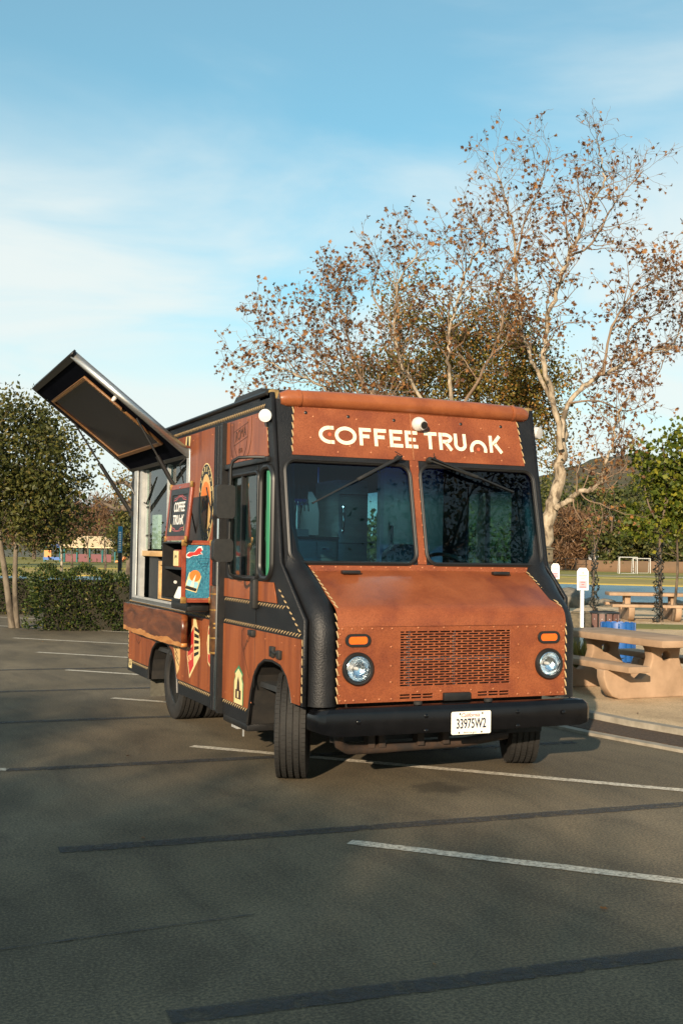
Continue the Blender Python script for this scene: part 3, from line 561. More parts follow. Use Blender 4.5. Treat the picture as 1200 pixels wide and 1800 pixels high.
# roof
MB().prism([(-1.075, 2.775), (-1.10, 2.79), (-1.06, 2.808), (-.7, 2.822), (0, 2.83), (.7, 2.822), (1.06, 2.808), (1.10, 2.79), (1.075, 2.775)], 1.02, 5.52, lambda u, v, w_: Vector((u, w_, v))).build('roof', MT['satinblack'], truck, True, angle=30)
MB().tube([(-1.125, 1.0, 2.79), (-1.125, 5.52, 2.79)], .02, 8).tube([(1.125, 1.0, 2.79), (1.125, 5.52, 2.79)], .02, 8).build('roof_gutter', MT['satinblack'], truck, True)
vp = [(-1.05, .945, 2.742), (-1.0, .938, 2.748), (-.6, .932, 2.756), (0, .93, 2.76), (.6, .932, 2.756), (1.0, .938, 2.748), (1.05, .945, 2.742)]
MB().tube(vp, [.046, .064, .066, .066, .066, .064, .046], 22).build('roof_roll', MT['visor'], truck, True)
for sx in (-1, 1): MB().lathe([(0, .067), (.012, .069), (.024, .067)], (sx*.90, .9325, 2.7515), (sx, 0, 0), 18).build('roll_band', MT['visor'], truck, True)
T('roll_flange', [(-1.02, 2.69), (1.02, 2.69), (1.02, 2.735), (-1.02, 2.735)], [], .004, lambda u, v, w_: WS(u, v, w_+.0155), MT['visor'])
MB().cbox((-1.085, 1.08, 2.772), (.07, .26, .085)).build('corner_patch', MT['burlap'], truck, bevel=.02)
MB().cbox((1.085, 1.08, 2.772), (.07, .26, .085)).build('corner_patch', MT['burlap'], truck, bevel=.02)
ac = MB().prism([(2.68, 2.815), (3.80, 2.815), (3.80, 3.05), (3.68, 3.115), (2.95, 3.115), (2.68, 2.93)], -.52, .40, lambda u, v, w_: Vector((w_, u, v))).build('air_conditioner', MT['plastic'], truck, bevel=.015)
for k in range(5): MB().box((-.532, 3.35, 2.90+k*.03), (-.515, 3.72, 2.914+k*.03)).build('vent_louvre', MT['satinblack'], ac)
# bumper and plate
bp = [(-1.085, .20), (-1.08, .11), (-1.06, .055), (-1.02, .018), (-.95, .003), (-.5, -.006), (0, -.009), (.5, -.006), (.95, .003), (1.02, .018), (1.06, .055), (1.08, .11), (1.085, .20)]
prof = [(.0, .405), (-.004, .42), (-.004, .535), (.004, .56), (.03, .585), (.05, .592), (.085, .592), (.085, .56), (.05, .54), (.045, .42), (.04, .405)]
bb = MB(); k = len(prof); cx0 = Vector((0, .6))
vs_ = []
for (x, y) in bp:
    d = (Vector((x*.35, .45))-Vector((x, y))).normalized()
    for (dd, z) in prof: vs_.append((x+d.x*dd, y+d.y*dd, z - (.02*max(0, abs(x)-1.0)/.085 if z > .5 else -.03*max(0, abs(x)-.97)/.115)))
bb.add(vs_, [(i*k+j, i*k+(j+1) % k, (i+1)*k+(j+1) % k, (i+1)*k+j) for i in range(len(bp)-1) for j in range(k)]+[tuple(range(k)), tuple(len(vs_)-k+j for j in range(k))])
bumper = bb.build('bumper', MT['steelblack'], truck, True, angle=22)
for x, z in ((-.80, .50), (.80, .50), (-.30, .52), (.42, .52), (-.30, .42), (.42, .42)): MB().lathe([(0, .016), (.005, .015), (.009, .009), (.010, .0005)], (x, -.008, z), (0, -1, 0), 12).build('bolt', MT['steelblack'], bumper, True)
for x in (-.33, .22): MB().lathe([(0, .03), (.02, .03), (.022, .02)], (x, .06, .592), (0, 0, 1), 12).build('bumper_stop', MT['rubber'], bumper, True)
BP = lambda u, v, w_: Vector((u+.04, -.020-w_, v+.463))
lp = plate('licence_plate', rrect(-.155, -.078, .155, .078, .012), [], .003, BP, MT['platewhite'], truck)
text('plate_number', '33975W2', .094, lambda u, v, w_: BP(u, v-.008, w_+.0032), MT['navy'], lp, sx=.62, bold=.0015, t=.001)
text('plate_state', 'California', .040, lambda u, v, w_: BP(u-.01, v+.052, w_+.0032), MT['maroon'], lp, sx=.95, shear=.35, t=.001)
text('plate_web', 'dmv.ca.gov', .018, lambda u, v, w_: BP(u-.01, v-.066, w_+.0032), MT['navy'], lp, sx=1.3, t=.001)
for u_, v_ in ((-.088, .062), (.088, .062), (-.095, -.066), (.082, -.066)): MB().lathe([(0, .007), (.003, .005), (.0035, .0003)], BP(u_, v_, .003), (0, -1, 0), 8).build('plate_screw', MT['satinblack'], lp, True)
MB().box((-.105, .10, .60), (.105, .18, .655)).build('bonnet_latch', MT['satinblack'], truck, bevel=.006)
for s in (-1, 1): MB().box((s*.62-.07, .555, 1.468), (s*.62+.07, .60, 1.492)).build('bonnet_hinge', MT['satinblack'], truck, bevel=.006)
# lamps
for s in (-1, 1):
    h = MB().lathe([(.0, .112), (.022, .112), (.032, .104), (.030, .090), (.012, .084), (.0, .084)], (s*.757, .129, .837), (0, -1, 0), 32, caps=False).build('headlight', MT['gasket'], truck, True)
    MB().lathe([(-.045, .0005), (-.040, .03), (-.02, .065), (.006, .083), (.010, .083)], (s*.757, .128, .837), (0, -1, 0), 28, caps=False).build('reflector', MT['reflector'], h, True)
    MB().lathe([(.012, .084), (.022, .078), (.030, .055), (.034, .025), (.035, .0004)], (s*.757, .128, .837), (0, -1, 0), 28, caps=False).build('lens', MT['lens'], h, True)
    MB().lathe([(.018, .088), (.026, .089), (.030, .083), (.022, .082)], (s*.757, .128, .837), (0, -1, 0), 28, caps=False).build('chrome_ring', MT['chrome'], h, True)
    MB().lathe([(-.04, .012), (.0, .012), (.006, .008), (.007, .0004)], (s*.757, .128, .837), (0, -1, 0), 10).build('bulb', MT['white'], h, True)
    t_ = plate('turn_signal', rrect(s*.757-.092, .985, s*.757+.092, 1.072, .043, 7), [rrect(s*.757-.070, 1.002, s*.757+.070, 1.055, .022, 6)], .016, FN, MT['gasket'], truck)
    a_ = plate('lens', rrect(s*.757-.070, 1.002, s*.757+.070, 1.055, .022, 6), [], .012, FN, MT['amber'], t_)
# wipers
def wiper(pv, tip, mid):
    a = WS(*pv, .05); b = WS(*tip, .035); c = WS(*mid, .055)
    o = MB().lathe([(-.03, .026), (.0, .026), (.012, .02), (.014, .0005)], a, VN, 12).build('wiper', MT['plastic'], truck, True)
    MB().bar(a, c, .026, .018, VN).bar(a.lerp(c, .5), c, .018, .03, VN).build('wiper_arm', MT['plastic'], o, bevel=.003)
    d = (b-c).normalized(); MB().bar(c-d*.42, b, .012, .022, VN).build('wiper_blade', MT['gasket'], o)
    MB().tube([a+VN*.0+Vector((-.03*(1 if tip[0] < pv[0] else -1), 0, .05)), a+VN*.04+Vector((.01, 0, .01)), a.lerp(c, .16)+VN*.03, a.lerp(c, .32)+VN*.012], .004, 6).build('washer_hose', MT['gasket'], o, True)
wiper((-.145, 2.325), (-.86, 1.965), (-.50, 2.145)); wiper((.125, 2.325), (.84, 2.105), (.52, 2.205))
# cameras
def cam_dome(p, ax, name='security_camera'):
    ax = Vector(ax).normalized(); p = Vector(p)
    o = MB().lathe([(0, .052), (.02, .058), (.035, .056), (.05, .05), (.075, .032), (.082, .015), (.083, .0005)], p, ax, 20).build(name, MT['white'], truck, True)
    return o
c1 = cam_dome(WS(.06, 2.605, .012), VN); MB().lathe([(0, .028), (.014, .027), (.016, .0004)], WS(.075, 2.585, .085), Vector((.15, -1, -.35)), 14).build('camera_lens', MT['inkblack'], c1, True)
MB().lathe([(0, .036), (.02, .036), (.022, .02)], WS(.072, 2.59, .068), Vector((.15, -1, -.3)), 16).build('camera_ball', MT['white'], c1, True)
for s in (-1, 1):
    c2 = MB().lathe([(-.035, .03), (-.02, .045), (.05, .050), (.075, .047), (.08, .0005)], (s*1.14, .98, 2.615), (s*.45, -.9, -.1), 18).build('security_camera', MT['white'], truck, True)
    MB().lathe([(-.03, .03), (.05, .028)], (s*1.09, 1.02, 2.60), (s, 0, .1), 12).build('camera_mount', MT['white'], c2, True)
# side glass
g = T('door_window', win_door, [], .005, lambda u, v, w_: SL(u, v, w_+.010), MT['clear']); ring('rubber_seal', win_door, .018, lambda u, v, w_: SL(u, v, .032), MT['gasket'], g)
MB().box((-HW-.04, 1.545, 1.41), (-HW-.005, 1.578, 2.21)).build('glazing_bar', MT['satinblack'], g); MB().box((-HW-.038, 1.20, 1.41), (-HW-.012, 1.86, 1.43)).build('sill', MT['satinblack'], g)
q = T('quarter_window', win_q, [], .005, lambda u, v, w_: SL(u, v, w_+.012), MT['greenglass']); ring('rubber_seal', win_q, .022, lambda u, v, w_: SL(u, v, .034), MT['gasket'], q)
MB().tube([(-HW-.0, .965, 1.44), (-HW-.0, .985, 2.21)], .036, 10).build('window_post', mat('green_post', (.025, .17, .085), rough=.3), q, True)
MB().box((-HW+.012, 1.14, 1.60), (-HW+.014, 1.29, 1.95)).build('paper_notice', MT['paper'], truck)
T('door_window', rrect(1.20, 1.50, 1.96, 2.15, .05), [], .005, lambda u, v, w_: SR(u, v, w_+.010), MT['clear']); T('galley_window', rrect(2.9, 1.35, 4.3, 2.25, .05), [], .005, lambda u, v, w_: SR(u, v, w_+.010), MT['clear'])
MB().box((HW+.002, 1.59, 1.50), (HW+.03, 1.63, 2.15)).build('glazing_bar', MT['satinblack'], truck)
MB().box((HW+.002, 3.57, 1.35), (HW+.035, 3.63, 2.25)).build('glazing_bar', MT['satinblack'], truck)
T('door_seam', [(1.186, .60), (1.194, .60), (1.194, 2.32), (1.186, 2.32)], [], .003, lambda u, v, w_: SL(u, v, w_+.033), MT['inkblack'])
hd = MB().cbox((-HW-.055, 1.17, 1.30), (.05, .085, .22)).build('door_handle', MT['plastic'], truck, bevel=.015)
MB().cbox((-HW-.05, 1.215, 1.005), (.045, .10, .045)).build('door_latch', MT['plastic'], truck, bevel=.008)
MB().cbox((-HW-.05, .76, .905), (.03, .07, .075)).cbox((-HW-.05, .62, .895), (.03, .06, .06)).bar((-HW-.055, .62, .90), (-HW-.055, .76, .905), .02, .02).build('side_hasp', MT['plastic'], truck, bevel=.006)
# mirrors on a bent rod
def mirror(s):
    px = s*1.335; P = [(s*1.11, 1.04, 2.315), (s*1.22, 1.10, 2.315), (s*1.29, 1.15, 2.312), (s*1.325, 1.185, 2.285), (px, 1.20, 2.24), (px, 1.20, 1.51), (s*1.325, 1.20, 1.45), (s*1.29, 1.20, 1.42), (s*1.2, 1.22, 1.405), (s*1.11, 1.24, 1.40)]
    o = MB().tube(P, .0125, 10).build('mirror_arm', MT['satinblack'], truck, True)
    mf = lambda u, v, w_: Vector((s*(1.335+u), 1.185+w_-.05, v))
    m1 = plate('mirror_head', rrect(-.02, 1.855, .125, 2.105, .03), [], .085, mf, MT['plastic'], o); m2 = plate('mirror_head', rrect(-.012, 1.535, .138, 1.705, .035), [], .085, mf, MT['plastic'], o)
    for q_ in (m1, m2):
        md = q_.modifiers.new('b', 'BEVEL'); md.width = .03; md.segments = 4; md.limit_method = 'ANGLE'; md.angle_limit = R(50)
    for zz in (1.98, 1.62): MB().cbox((px, 1.195, zz), (.035, .04, .035)).build('clamp', MT['rust'], o, bevel=.006)
mirror(-1)
# prints on the side
DP = lambda u, v, w_: Vector((-HW-.0370-w_, u, v))
def decal(name, poly, m, lift=0, parent=None, holes=()): return plate(name, poly, holes, .0016, lambda u, v, w_: DP(u, v, w_+lift), m, parent or truck)
FLIP = lambda u, v, w_, c=(0, 0): DP(c[0]-u, c[1]+v, w_)            # writing runs towards the front of the truck
sh = MB()
def outline(pts, wd=.006, closed=True): stroke(sh, pts, wd, DP, 0, .0012, closed)
cy_, cz_ = 1.60, 2.44
def shield(cx__, cz__, a, top, bot): return [(cx__+a*math.cos(R(t))*(1 if math.sin(R(t)) < 0 else 1), cz__+(top if math.sin(R(t)) > 0 else bot)*math.copysign(abs(math.sin(R(t)))**(.35 if math.sin(R(t)) > 0 else 1.0), math.sin(R(t)))) for t in range(0, 360, 10)]
outline([(1.36, 2.655), (1.35, 2.56), (1.365, 2.46), (1.41, 2.38), (1.48, 2.325)], closed=False); outline([(1.88, 2.655), (1.89, 2.56), (1.875, 2.46), (1.83, 2.38), (1.76, 2.325)], closed=False)
outline([(1.44, 2.64), (1.44, 2.54), (1.47, 2.43), (1.54, 2.36), (1.62, 2.34), (1.70, 2.36), (1.77, 2.43), (1.80, 2.54), (1.80, 2.64)], .005, False)
outline([(1.80, 2.565), (1.44, 2.615)], .004, False); outline([(1.80, 2.455), (1.44, 2.505)], .004, False)
# the rest of the prints' line work
outline([(1.50, 1.0), (1.50, .90), (1.40, .78), (1.31, .66)], .005, False); outline([(1.50, 1.0), (1.44, 1.025)], .005, False)
outline([(5.20, .98), (5.19, .80), (5.08, .66), (4.98, .62), (4.88, .66), (4.78, .80), (4.77, .98)], .005, False); outline([(5.12, .98), (5.10, .83), (4.98, .72), (4.86, .83), (4.84, .98)], .004, False)
sh.build('tooled_outlines', MT['ink'], truck)
text('tooled_word', 'ROMA', .115, lambda u, v, w_: DP(1.62-u, 2.535+v+u*.14, w_), MT['ink'], truck, sx=.80, t=.0012)
text('tooled_word', '1976', .055, lambda u, v, w_: DP(1.62-u, 2.405+v, w_), MT['ink'], truck, t=.0012)
text('tooled_word', 'AVION', .06, lambda u, v, w_: DP(1.36-u, .93+v+u*.8, w_), MT['ink'], truck, t=.0012)
# oval badge
ob = decal('oval_badge', ell(2.56, 2.02, .225, .35, 40), MT['paleyellow'])
decal('badge_band', ell(2.56, 2.02, .215, .34, 40), MT['inkblack'], .0018, ob, [ell(2.56, 2.02, .165, .255, 36)]); decal('badge_field', ell(2.56, 2.02, .160, .250, 36), MT['tan'], .0018, ob)
decal('badge_sun', ell(2.56, 2.09, .13, .12, 24), MT['orange'], .0036, ob); decal('badge_cup', [(2.66, 1.92), (2.52, 2.16), (2.47, 2.13), (2.50, 1.90), (2.56, 1.80)], MT['orange'], .0054, ob)
for b_, c_, s_, up in (('ESPRESSO', MT['paleyellow'], .062, 1), ('SERVED', MT['paleyellow'], .066, -1)):
    n_ = len(b_)
    for i_, ch in enumerate(b_):
        a_ = R((90 + (n_-1)/2*19 - i_*19) if up > 0 else (270 - (n_-1)/2*20 + i_*20)); u_, v_ = .19*math.cos(a_), .298*math.sin(a_)
        text('badge_letter', ch, s_, lambda u, v, w_, u_=u_, v_=v_: DP(2.56-u_-u, 2.02+v_+v, w_+.0042), c_, ob, sx=.8, t=.001, bold=.001, rot=(a_-R(90) if up > 0 else a_+R(90))*.55)
text('badge_word', 'Daily', .17, lambda u, v, w_: DP(2.565-u, 2.015+v+u*.25, w_+.0078), MT['inkblack'], ob, sx=.62, shear=.3, t=.001, bold=.003)
# lower badges
kb = decal('kite_badge', [(2.97, .475), (3.06, .66), (3.06, .80), (2.88, .955), (2.87, 1.02), (2.80, 1.02), (2.66, .84), (2.65, .70)], MT['paleyellow'])
decal('badge_field', [(2.965, .51), (3.04, .67), (3.035, .79), (2.85, .945), (2.84, .60)], MT['red'], .0018, kb)
for i_ in range(5): decal('badge_tile', [(2.685, .715+i_*.045), (2.825, .68+i_*.058), (2.825, .712+i_*.058), (2.685, .74+i_*.045)], MT['inkblack'], .0018, kb)
text('badge_word', 'ITALY', .085, lambda u, v, w_: DP(2.945-u, .66+v+u*.35, w_+.0036), MT['paleyellow'], kb, sx=.72, t=.001); text('badge_word', 'RISTORANTE', .03, lambda u, v, w_: DP(2.945-u, .75+v+u*.35, w_+.0036), MT['paleyellow'], kb, sx=.8, t=.001)
sb = decal('scalloped_badge', [(2.34, .64), (2.40, .67), (2.42, .76), (2.44, .83), (2.42, .90), (2.40, .97), (2.34, 1.01)], MT['paleyellow']); decal('badge_field', [(2.34, .66), (2.385, .68), (2.405, .76), (2.42, .83), (2.405, .89), (2.385, .955), (2.34, .985)], MT['red'], .0018, sb); decal('badge_panel', [(2.345, .74), (2.40, .745), (2.405, .90), (2.345, .915)], MT['paleyellow'], .0036, sb)
tb = decal('tent_badge', [(1.44, .43), (1.44, .60), (1.47, .64), (1.455, .67), (1.555, .73), (1.655, .67), (1.64, .64), (1.67, .60), (1.67, .43)], MT['green']); decal('badge_field', [(1.455, .432), (1.455, .595), (1.485, .635), (1.475, .66), (1.555, .705), (1.635, .66), (1.625, .635), (1.655, .595), (1.655, .432)], MT['paleyellow'], .0018, tb)
decal('badge_tower', [(1.49, .47), (1.49, .54), (1.52, .54), (1.53, .60), (1.555, .645), (1.58, .60), (1.59, .54), (1.62, .54), (1.62, .47)], MT['ink'], .0036, tb); decal('badge_door', [(1.54, .48), (1.54, .53), (1.57, .53), (1.57, .48)], MT['paleyellow'], .0054, tb)
fb = decal('fan_badge', [(3.42, .45), (3.30, .50), (3.28, .62), (3.30, .75), (3.40, .84), (3.52, .84), (3.52, .60)] if 0 else [(3.40, .46), (3.33, .52), (3.30, .64), (3.33, .76), (3.43, .80), (3.55, .77), (3.55, .74), (3.47, .60)], MT['tan'])
for i_ in range(4): decal('badge_line', [(3.33+i_*.03, .55+i_*.05), (3.45+i_*.02, .61+i_*.045), (3.45+i_*.02, .622+i_*.045), (3.33+i_*.03, .562+i_*.05)], MT['ink'], .0018, fb)
rb = decal('rear_badge', [(5.30, .33), (5.44, .33), (5.44, .55), (5.30, .55)], MT['paleyellow'], -.006); decal('badge_line', ell(5.37, .43, .05, .08, 16), MT['ink'], -.004, rb, [ell(5.37, .43, .035, .062, 16)])
gb = decal('corner_sticker', [(3.11, 2.56), (3.26, 2.58), (3.24, 2.655), (3.09, 2.65)], MT['paleyellow']); decal('badge_figure', [(3.14, 2.565), (3.21, 2.575), (3.19, 2.65), (3.15, 2.65)], MT['inkblack'], .0018, gb)
# serving opening: pale metal frame, sliding glass, sill, counter
fr = T('opening_frame', rrect(3.10, 1.06, 5.32, 2.54, .03), [rrect(3.19, 1.12, 5.16, 2.46, .02)], .012, lambda u, v, w_: SL(u, v, w_+.0305), MT['galv']); fr['label'] = 'pale metal frame round the serving opening'
MB().box((-HW-.045, 3.12, 1.065), (-HW+.14, 5.30, 1.098)).build('sill', MT['steel'], fr)
MB().box((-HW-.02, 5.06, 1.10), (-HW+.03, 5.158, 2.46)).build('side_post', MT['galv'], fr)
MB().box((-HW+.10, 4.80, 1.62), (-HW+.14, 5.05, 1.98)).build('white_box', MT['white'], truck)
for y0, y1, xx in ((3.2, 4.2, .06), (4.1, 5.05, .03)):
    p_ = MB().box((-HW+xx, y0, 1.62), (-HW+xx+.006, y1, 2.45)).build('sliding_pane', MT['clear'], truck)
    [MB().box((-HW+xx-.012, q, 1.60), (-HW+xx+.018, q+.03, 2.46)).build('pane_frame', MT['galv'], p_) for q in (y0, y1-.03)]
MB().box((-HW+.0, 3.95, 1.545), (-HW+.38, 5.16, 1.60)).build('counter_edge', MT['pine'], truck, bevel=.004)
MB().box((-HW+.05, 4.55, 1.10), (-HW+.36, 4.93, 1.54)).build('counter_panel', MT['dark_in'], truck)
hf = MB(); hf.box((-HW+.02, 3.66, 1.12), (-HW+.05, 4.42, 1.16)).box((-HW+.02, 3.66, 1.46), (-HW+.05, 4.42, 1.50)).box((-HW+.02, 4.37, 1.16), (-HW+.05, 4.42, 1.46)).box((-HW+.02, 3.66, 1.16), (-HW+.05, 3.71, 1.46)).build('hatch_door_frame', MT['pine'], truck)
MB().box((-HW+.055, 3.66, 1.10), (-HW+.07, 4.42, 1.50)).build('hatch_door', MT['dark_in'], truck)
for z_ in (1.75, 2.05): MB().box((-HW+.02, 4.95, z_), (-HW+.03, 5.0, z_+.02)).build('fixing_plate', MT['satinblack'], truck)
MB().cbox((-HW+.45, 4.3, 1.72), (.30, .42, .24)).build('espresso_machine', MT['steel'], truck, bevel=.01)
for k in range(4): MB().lathe([(0, .035), (.22, .045), (.22, .04), (.19, .036)], (-HW+.30, 4.58+k*.11, 1.602), (0, 0, 1), 14).build('cup_stack', MT['paper'], truck, True)
MB().box((-HW+.55, 3.3, 2.10), (-HW+.80, 5.1, 2.13)).build('galley_shelf', MT['pine'], truck)
for k in range(7): MB().lathe([(0, .05), (.16+.03*(k%3), .05), (.2, .03), (.22, .02)], (-HW+.66, 3.5+k*.23, 2.131), (0, 0, 1), 12).build('shelf_jar', MT[('steel', 'paleyellow', 'mahogany', 'white')[k % 4]], truck, True)
MB().cbox((-HW+.30, 4.75, 1.70), (.02, .24, .30)).build('menu_card', MT['paper'], truck)
# raised hatch
A = Vector((-HW-.05, 0, 2.475)); B = Vector((-2.185, 0, 3.285)); hd_ = (B-A).normalized(); hn = Vector((hd_.z, 0, -hd_.x)); hn = hn if hn.z < 0 else -hn    # underside normal
HL = (B-A).length
HP = lambda u, v, w_: A+Vector((0, u, 0))+hd_*v+hn*w_
hb_ = MB().prism([(3.17, 0), (5.44, 0), (5.44, HL), (3.17, HL)], -.045, 0, HP).build('serving_hatch', MT['awning'], truck)
plate('hatch_rim', [(3.15, -.02), (5.46, -.02), (5.46, HL+.02), (3.15, HL+.02)], [[(3.19, .02), (5.42, .02), (5.42, HL-.02), (3.19, HL-.02)]], .02, lambda u, v, w_: HP(u, v, w_-.010), MT['satinblack'], hb_)
plate('hatch_edge_rail', [(3.125, -.02), (3.149, -.02), (3.149, HL+.02), (3.125, HL+.02)], [], .07, lambda u, v, w_: HP(u, v, w_-.055), MT['alu'], hb_)
plate('hatch_edge_rail', [(3.10, HL+.021), (5.46, HL+.021), (5.46, HL+.04), (3.10, HL+.04)], [], .065, lambda u, v, w_: HP(u, v, w_-.055), MT['satinblack'], hb_)
plate('hatch_screen', [(3.42, .24), (5.20, .24), (5.20, HL-.22), (3.42, HL-.22)], [], .008, lambda u, v, w_: HP(u, v, w_+.001), MT['awnglass'], hb_)
plate('screen_trim', [(3.385, .205), (5.235, .205), (5.235, HL-.185), (3.385, HL-.185)], [[(3.42, .24), (5.20, .24), (5.20, HL-.22), (3.42, HL-.22)]], .022, lambda u, v, w_: HP(u, v, w_+.001), MT['trimbrown'], hb_)
trv = MB(); rivets(trv, [HP(3.402, v, .023) for v in np.linspace(.25, HL-.22, 22)]+[HP(u, HL-.202, .023) for u in np.linspace(3.45, 5.2, 26)], hn, .006); tag(trv.build('trim_studs', MT['brass'], hb_, True), kind='stuff')
MB().lathe([(0, .02), (.03, .02), (.05, .012), (.052, .0005)], HP(3.22, HL*.62, 0), hn, 12).build('hatch_catch', MT['white'], hb_, True)
for yy, sgn in ((3.24, 1), (5.36, -1)):
    p0 = Vector((-HW-.06, yy, 2.00 if sgn < 0 else 2.06)); p1 = HP(yy, HL*(.60 if sgn < 0 else .42), .02)
    g_ = MB().tube([p0, p0.lerp(p1, .55)], .021, 10).build('gas_strut', MT['satinblack'], hb_, True); MB().tube([p0.lerp(p1, .55), p1], .010, 8).build('strut_rod', MT['satinblack'], hb_, True)
    MB().cbox(p0, (.04, .05, .06)).build('strut_bracket', MT['satinblack'], hb_)
MB().tube([(-HW-.03, 3.20, 2.47), (-HW-.10, 3.22, 2.40), (-HW-.06, 3.24, 2.26), (-HW-.04, 3.25, 2.12)], .006, 6).tube([(-HW-.03, 5.33, 2.44), (-HW-.09, 5.30, 2.30), (-HW-.02, 5.25, 2.15), (-HW+.02, 5.0, 2.10), (-HW+.03, 4.6, 2.36)], .008, 6).build('hatch_cable', MT['satinblack'], hb_, True)
# drop-leaf slab with a pale live edge
sl_u = np.linspace(2.86, 5.22, 30); rs = np.random.RandomState(4)
wav = np.cumsum(rs.randn(30))*.006; wav -= np.linspace(wav[0], wav[-1], 30); low = .762+wav*.55; sap = low+.048+.010*np.sin(sl_u*6)+rs.randn(30)*.006
wp = lambda u, v, w_: Vector((-1.185-w_, u, v))
ws_ = plate('drop_leaf_slab', [(sl_u[0], 1.045), (sl_u[-1], 1.045)]+[(a, b) for a, b in zip(sl_u[::-1], sap[::-1])], [], .055, wp, MT['walnut'], truck); ws_['label'] = 'oiled live-edge wooden slab folded down'
plate('live_edge', [(a, b) for a, b in zip(sl_u, sap)]+[(a, b) for a, b in zip(sl_u[::-1], low[::-1])], [], .053, wp, MT['sapwood'], ws_)
for yy in (3.1, 4.9): MB().box((-1.184, yy-.03, .93), (-HW-.038, yy+.03, 1.03)).build('slab_hinge', MT['satinblack'], ws_)
# wheels
def wheel(name, c, steer, rad=.375, wd=.225, outer=-1, dual=False):
    e = empty(name, c, steer, truck); e.parent = truck
    h = wd/2; s = outer
    prof = [(-h*.80, .225), (-h*.98, .245), (-h*1.04, .29), (-h*1.0, .335), (-h*.90, .362), (-h*.80, rad-.008)]
    for g_ in (-.62, -.22, .18, .58):
        prof += [(h*(g_-.05), rad-.003), (h*(g_-.045), rad-.014), (h*(g_+.045), rad-.014), (h*(g_+.05), rad-.003)]
    prof += [(h*.80, rad-.008), (h*.90, .362), (h*1.0, .335), (h*1.04, .29), (h*.98, .245), (h*.80, .225)]
    MB().lathe(prof, (0, 0, 0), (1, 0, 0), 56, closed=True).build('tyre', MT['rubber'], e, True, angle=30)
    tr = MB(); k = 72
    for ri, (a, b) in enumerate(((-.97, -.69), (-.55, -.29), (-.15, .11), (.25, .51), (.65, .95))):
        for j in range(k):
            t0 = 2*math.pi*(j+.06+.5*(ri % 2))/k; t1 = 2*math.pi*(j+.92+.5*(ri % 2))/k; r0 = rad-.006; r1 = rad if ri in (1, 2, 3) else rad-.003
            v = [(h*x, r*math.cos(t), r*math.sin(t)) for r in (r0, r1) for t in (t0, t1) for x in ((a, b) if ri in (1, 2, 3) else ((a*.97, b) if a < 0 else (a, b*.97)))]
            tr.add(v, [(4, 5, 7, 6), (0, 4, 6, 2), (1, 3, 7, 5), (0, 1, 5, 4), (2, 6, 7, 3)])
    tag(tr.build('tread_blocks', MT['rubber'], e), kind='stuff')
    rp = [(h*.80*s, .228), (h*.86*s, .240), (h*.72*s, .222), (h*.55*s, .205), (-h*.1*s, .195), (-h*.15*s, .16), (h*.05*s, .12), (h*.1*s, .085), (h*.34*s, .08), (h*.36*s, .0005)] if not dual else [(h*.80*s, .228), (h*.86*s, .240), (h*.70*s, .218), (h*.3*s, .20), (-h*.55*s, .185), (-h*.6*s, .14), (-h*.45*s, .095), (h*.2*s, .085), (h*.25*s, .0005)]
    rim = MB().lathe(rp, (0, 0, 0), (1, 0, 0), 36).build('rim', MT['steelblack'], e, True, angle=30)
    lg = MB()
    for j in range(8): a = 2*math.pi*j/8; lg.lathe([(0, .012), (.02*1, .011), (.022, .0005)], (h*(-.1 if not dual else -.55)*s, .135*math.cos(a), .135*math.sin(a)), (s, 0, 0), 6)
    lg.build('wheel_nuts', MT['chassis'], e)
    return e
wheel('front_wheel', (-.955, .80, .372), R(-24), outer=-1); wheel('front_wheel', (.93, .80, .372), R(-22), outer=1)
for s in (-1, 1):
    wheel('rear_wheel', (s*.945, 3.80, .372), 0, outer=s, dual=True); wheel('rear_wheel', (s*.67, 3.80, .372), 0, outer=s, dual=True)
# arches, underbody
for ra, d in ((FA, 'front'), (RA, 'rear')):
    for s in (-1, 1):
        mb = MB(); n = len(ra); v = [(s*HW, a, b) for a, b in ra]+[(s*.55, a, b) for a, b in ra]
        mb.add(v, [(i, i+1, n+i+1, n+i) for i in range(n-1)]).build('wheel_arch_liner', MT['chassis'], truck)
        lip = MB().tube([(s*(HW+.030), a, b) for a, b in ra], .011, 6).build('arch_lip', MT['satinblack'], truck, True)
MB().box((-.62, .35, .40), (.62, 5.3, .55)).build('chassis_frame', MT['chassis'], truck)
MB().box((-1.05, 1.40, .33), (1.05, 3.36, .52)).box((-1.05, 4.56, .33), (1.05, 5.45, .60)).build('floor_pan', MT['chassis'], truck)
MB().tube([(-.75, .80, .36), (-.5, .80, .30), (.5, .80, .30), (.75, .80, .36)], .045, 10).build('front_axle', MT['rust'], truck, True)
MB().tube([(-.55, 3.8, .37), (.55, 3.8, .37)], .07, 12).build('rear_axle', MT['chassis'], truck, True)
MB().tube([(-.86, .20, .40), (-.84, .22, .32), (-.76, .26, .275), (-.6, .3, .262), (.2, .34, .265), (.55, .36, .30)], [.035]*6, 10).build('cross_tube', MT['rust'], truck, True)
for x in (-.58, -.5, -.2, .0): MB().cbox((x, .30, .33), (.05, .08, .11)).build('bracket', MT['rust'], truck)
MB().box((-.85, .35, .31), (.85, .37, .60)).build('splash_panel', MT['chassis'], truck)
st = MB().box((-HW-.028, 1.36, .245), (-HW+.30, 1.98, .30)).build('entry_step', MT['satinblack'], truck, bevel=.012)
MB().box((-HW+.02, 1.76, .205), (-HW+.10, 1.90, .245)).build('step_bracket', MT['galv'], truck); MB().box((-HW+.02, 1.60, .17), (-HW+.030, 1.614, .245)).build('step_pin', MT['galv'], truck)
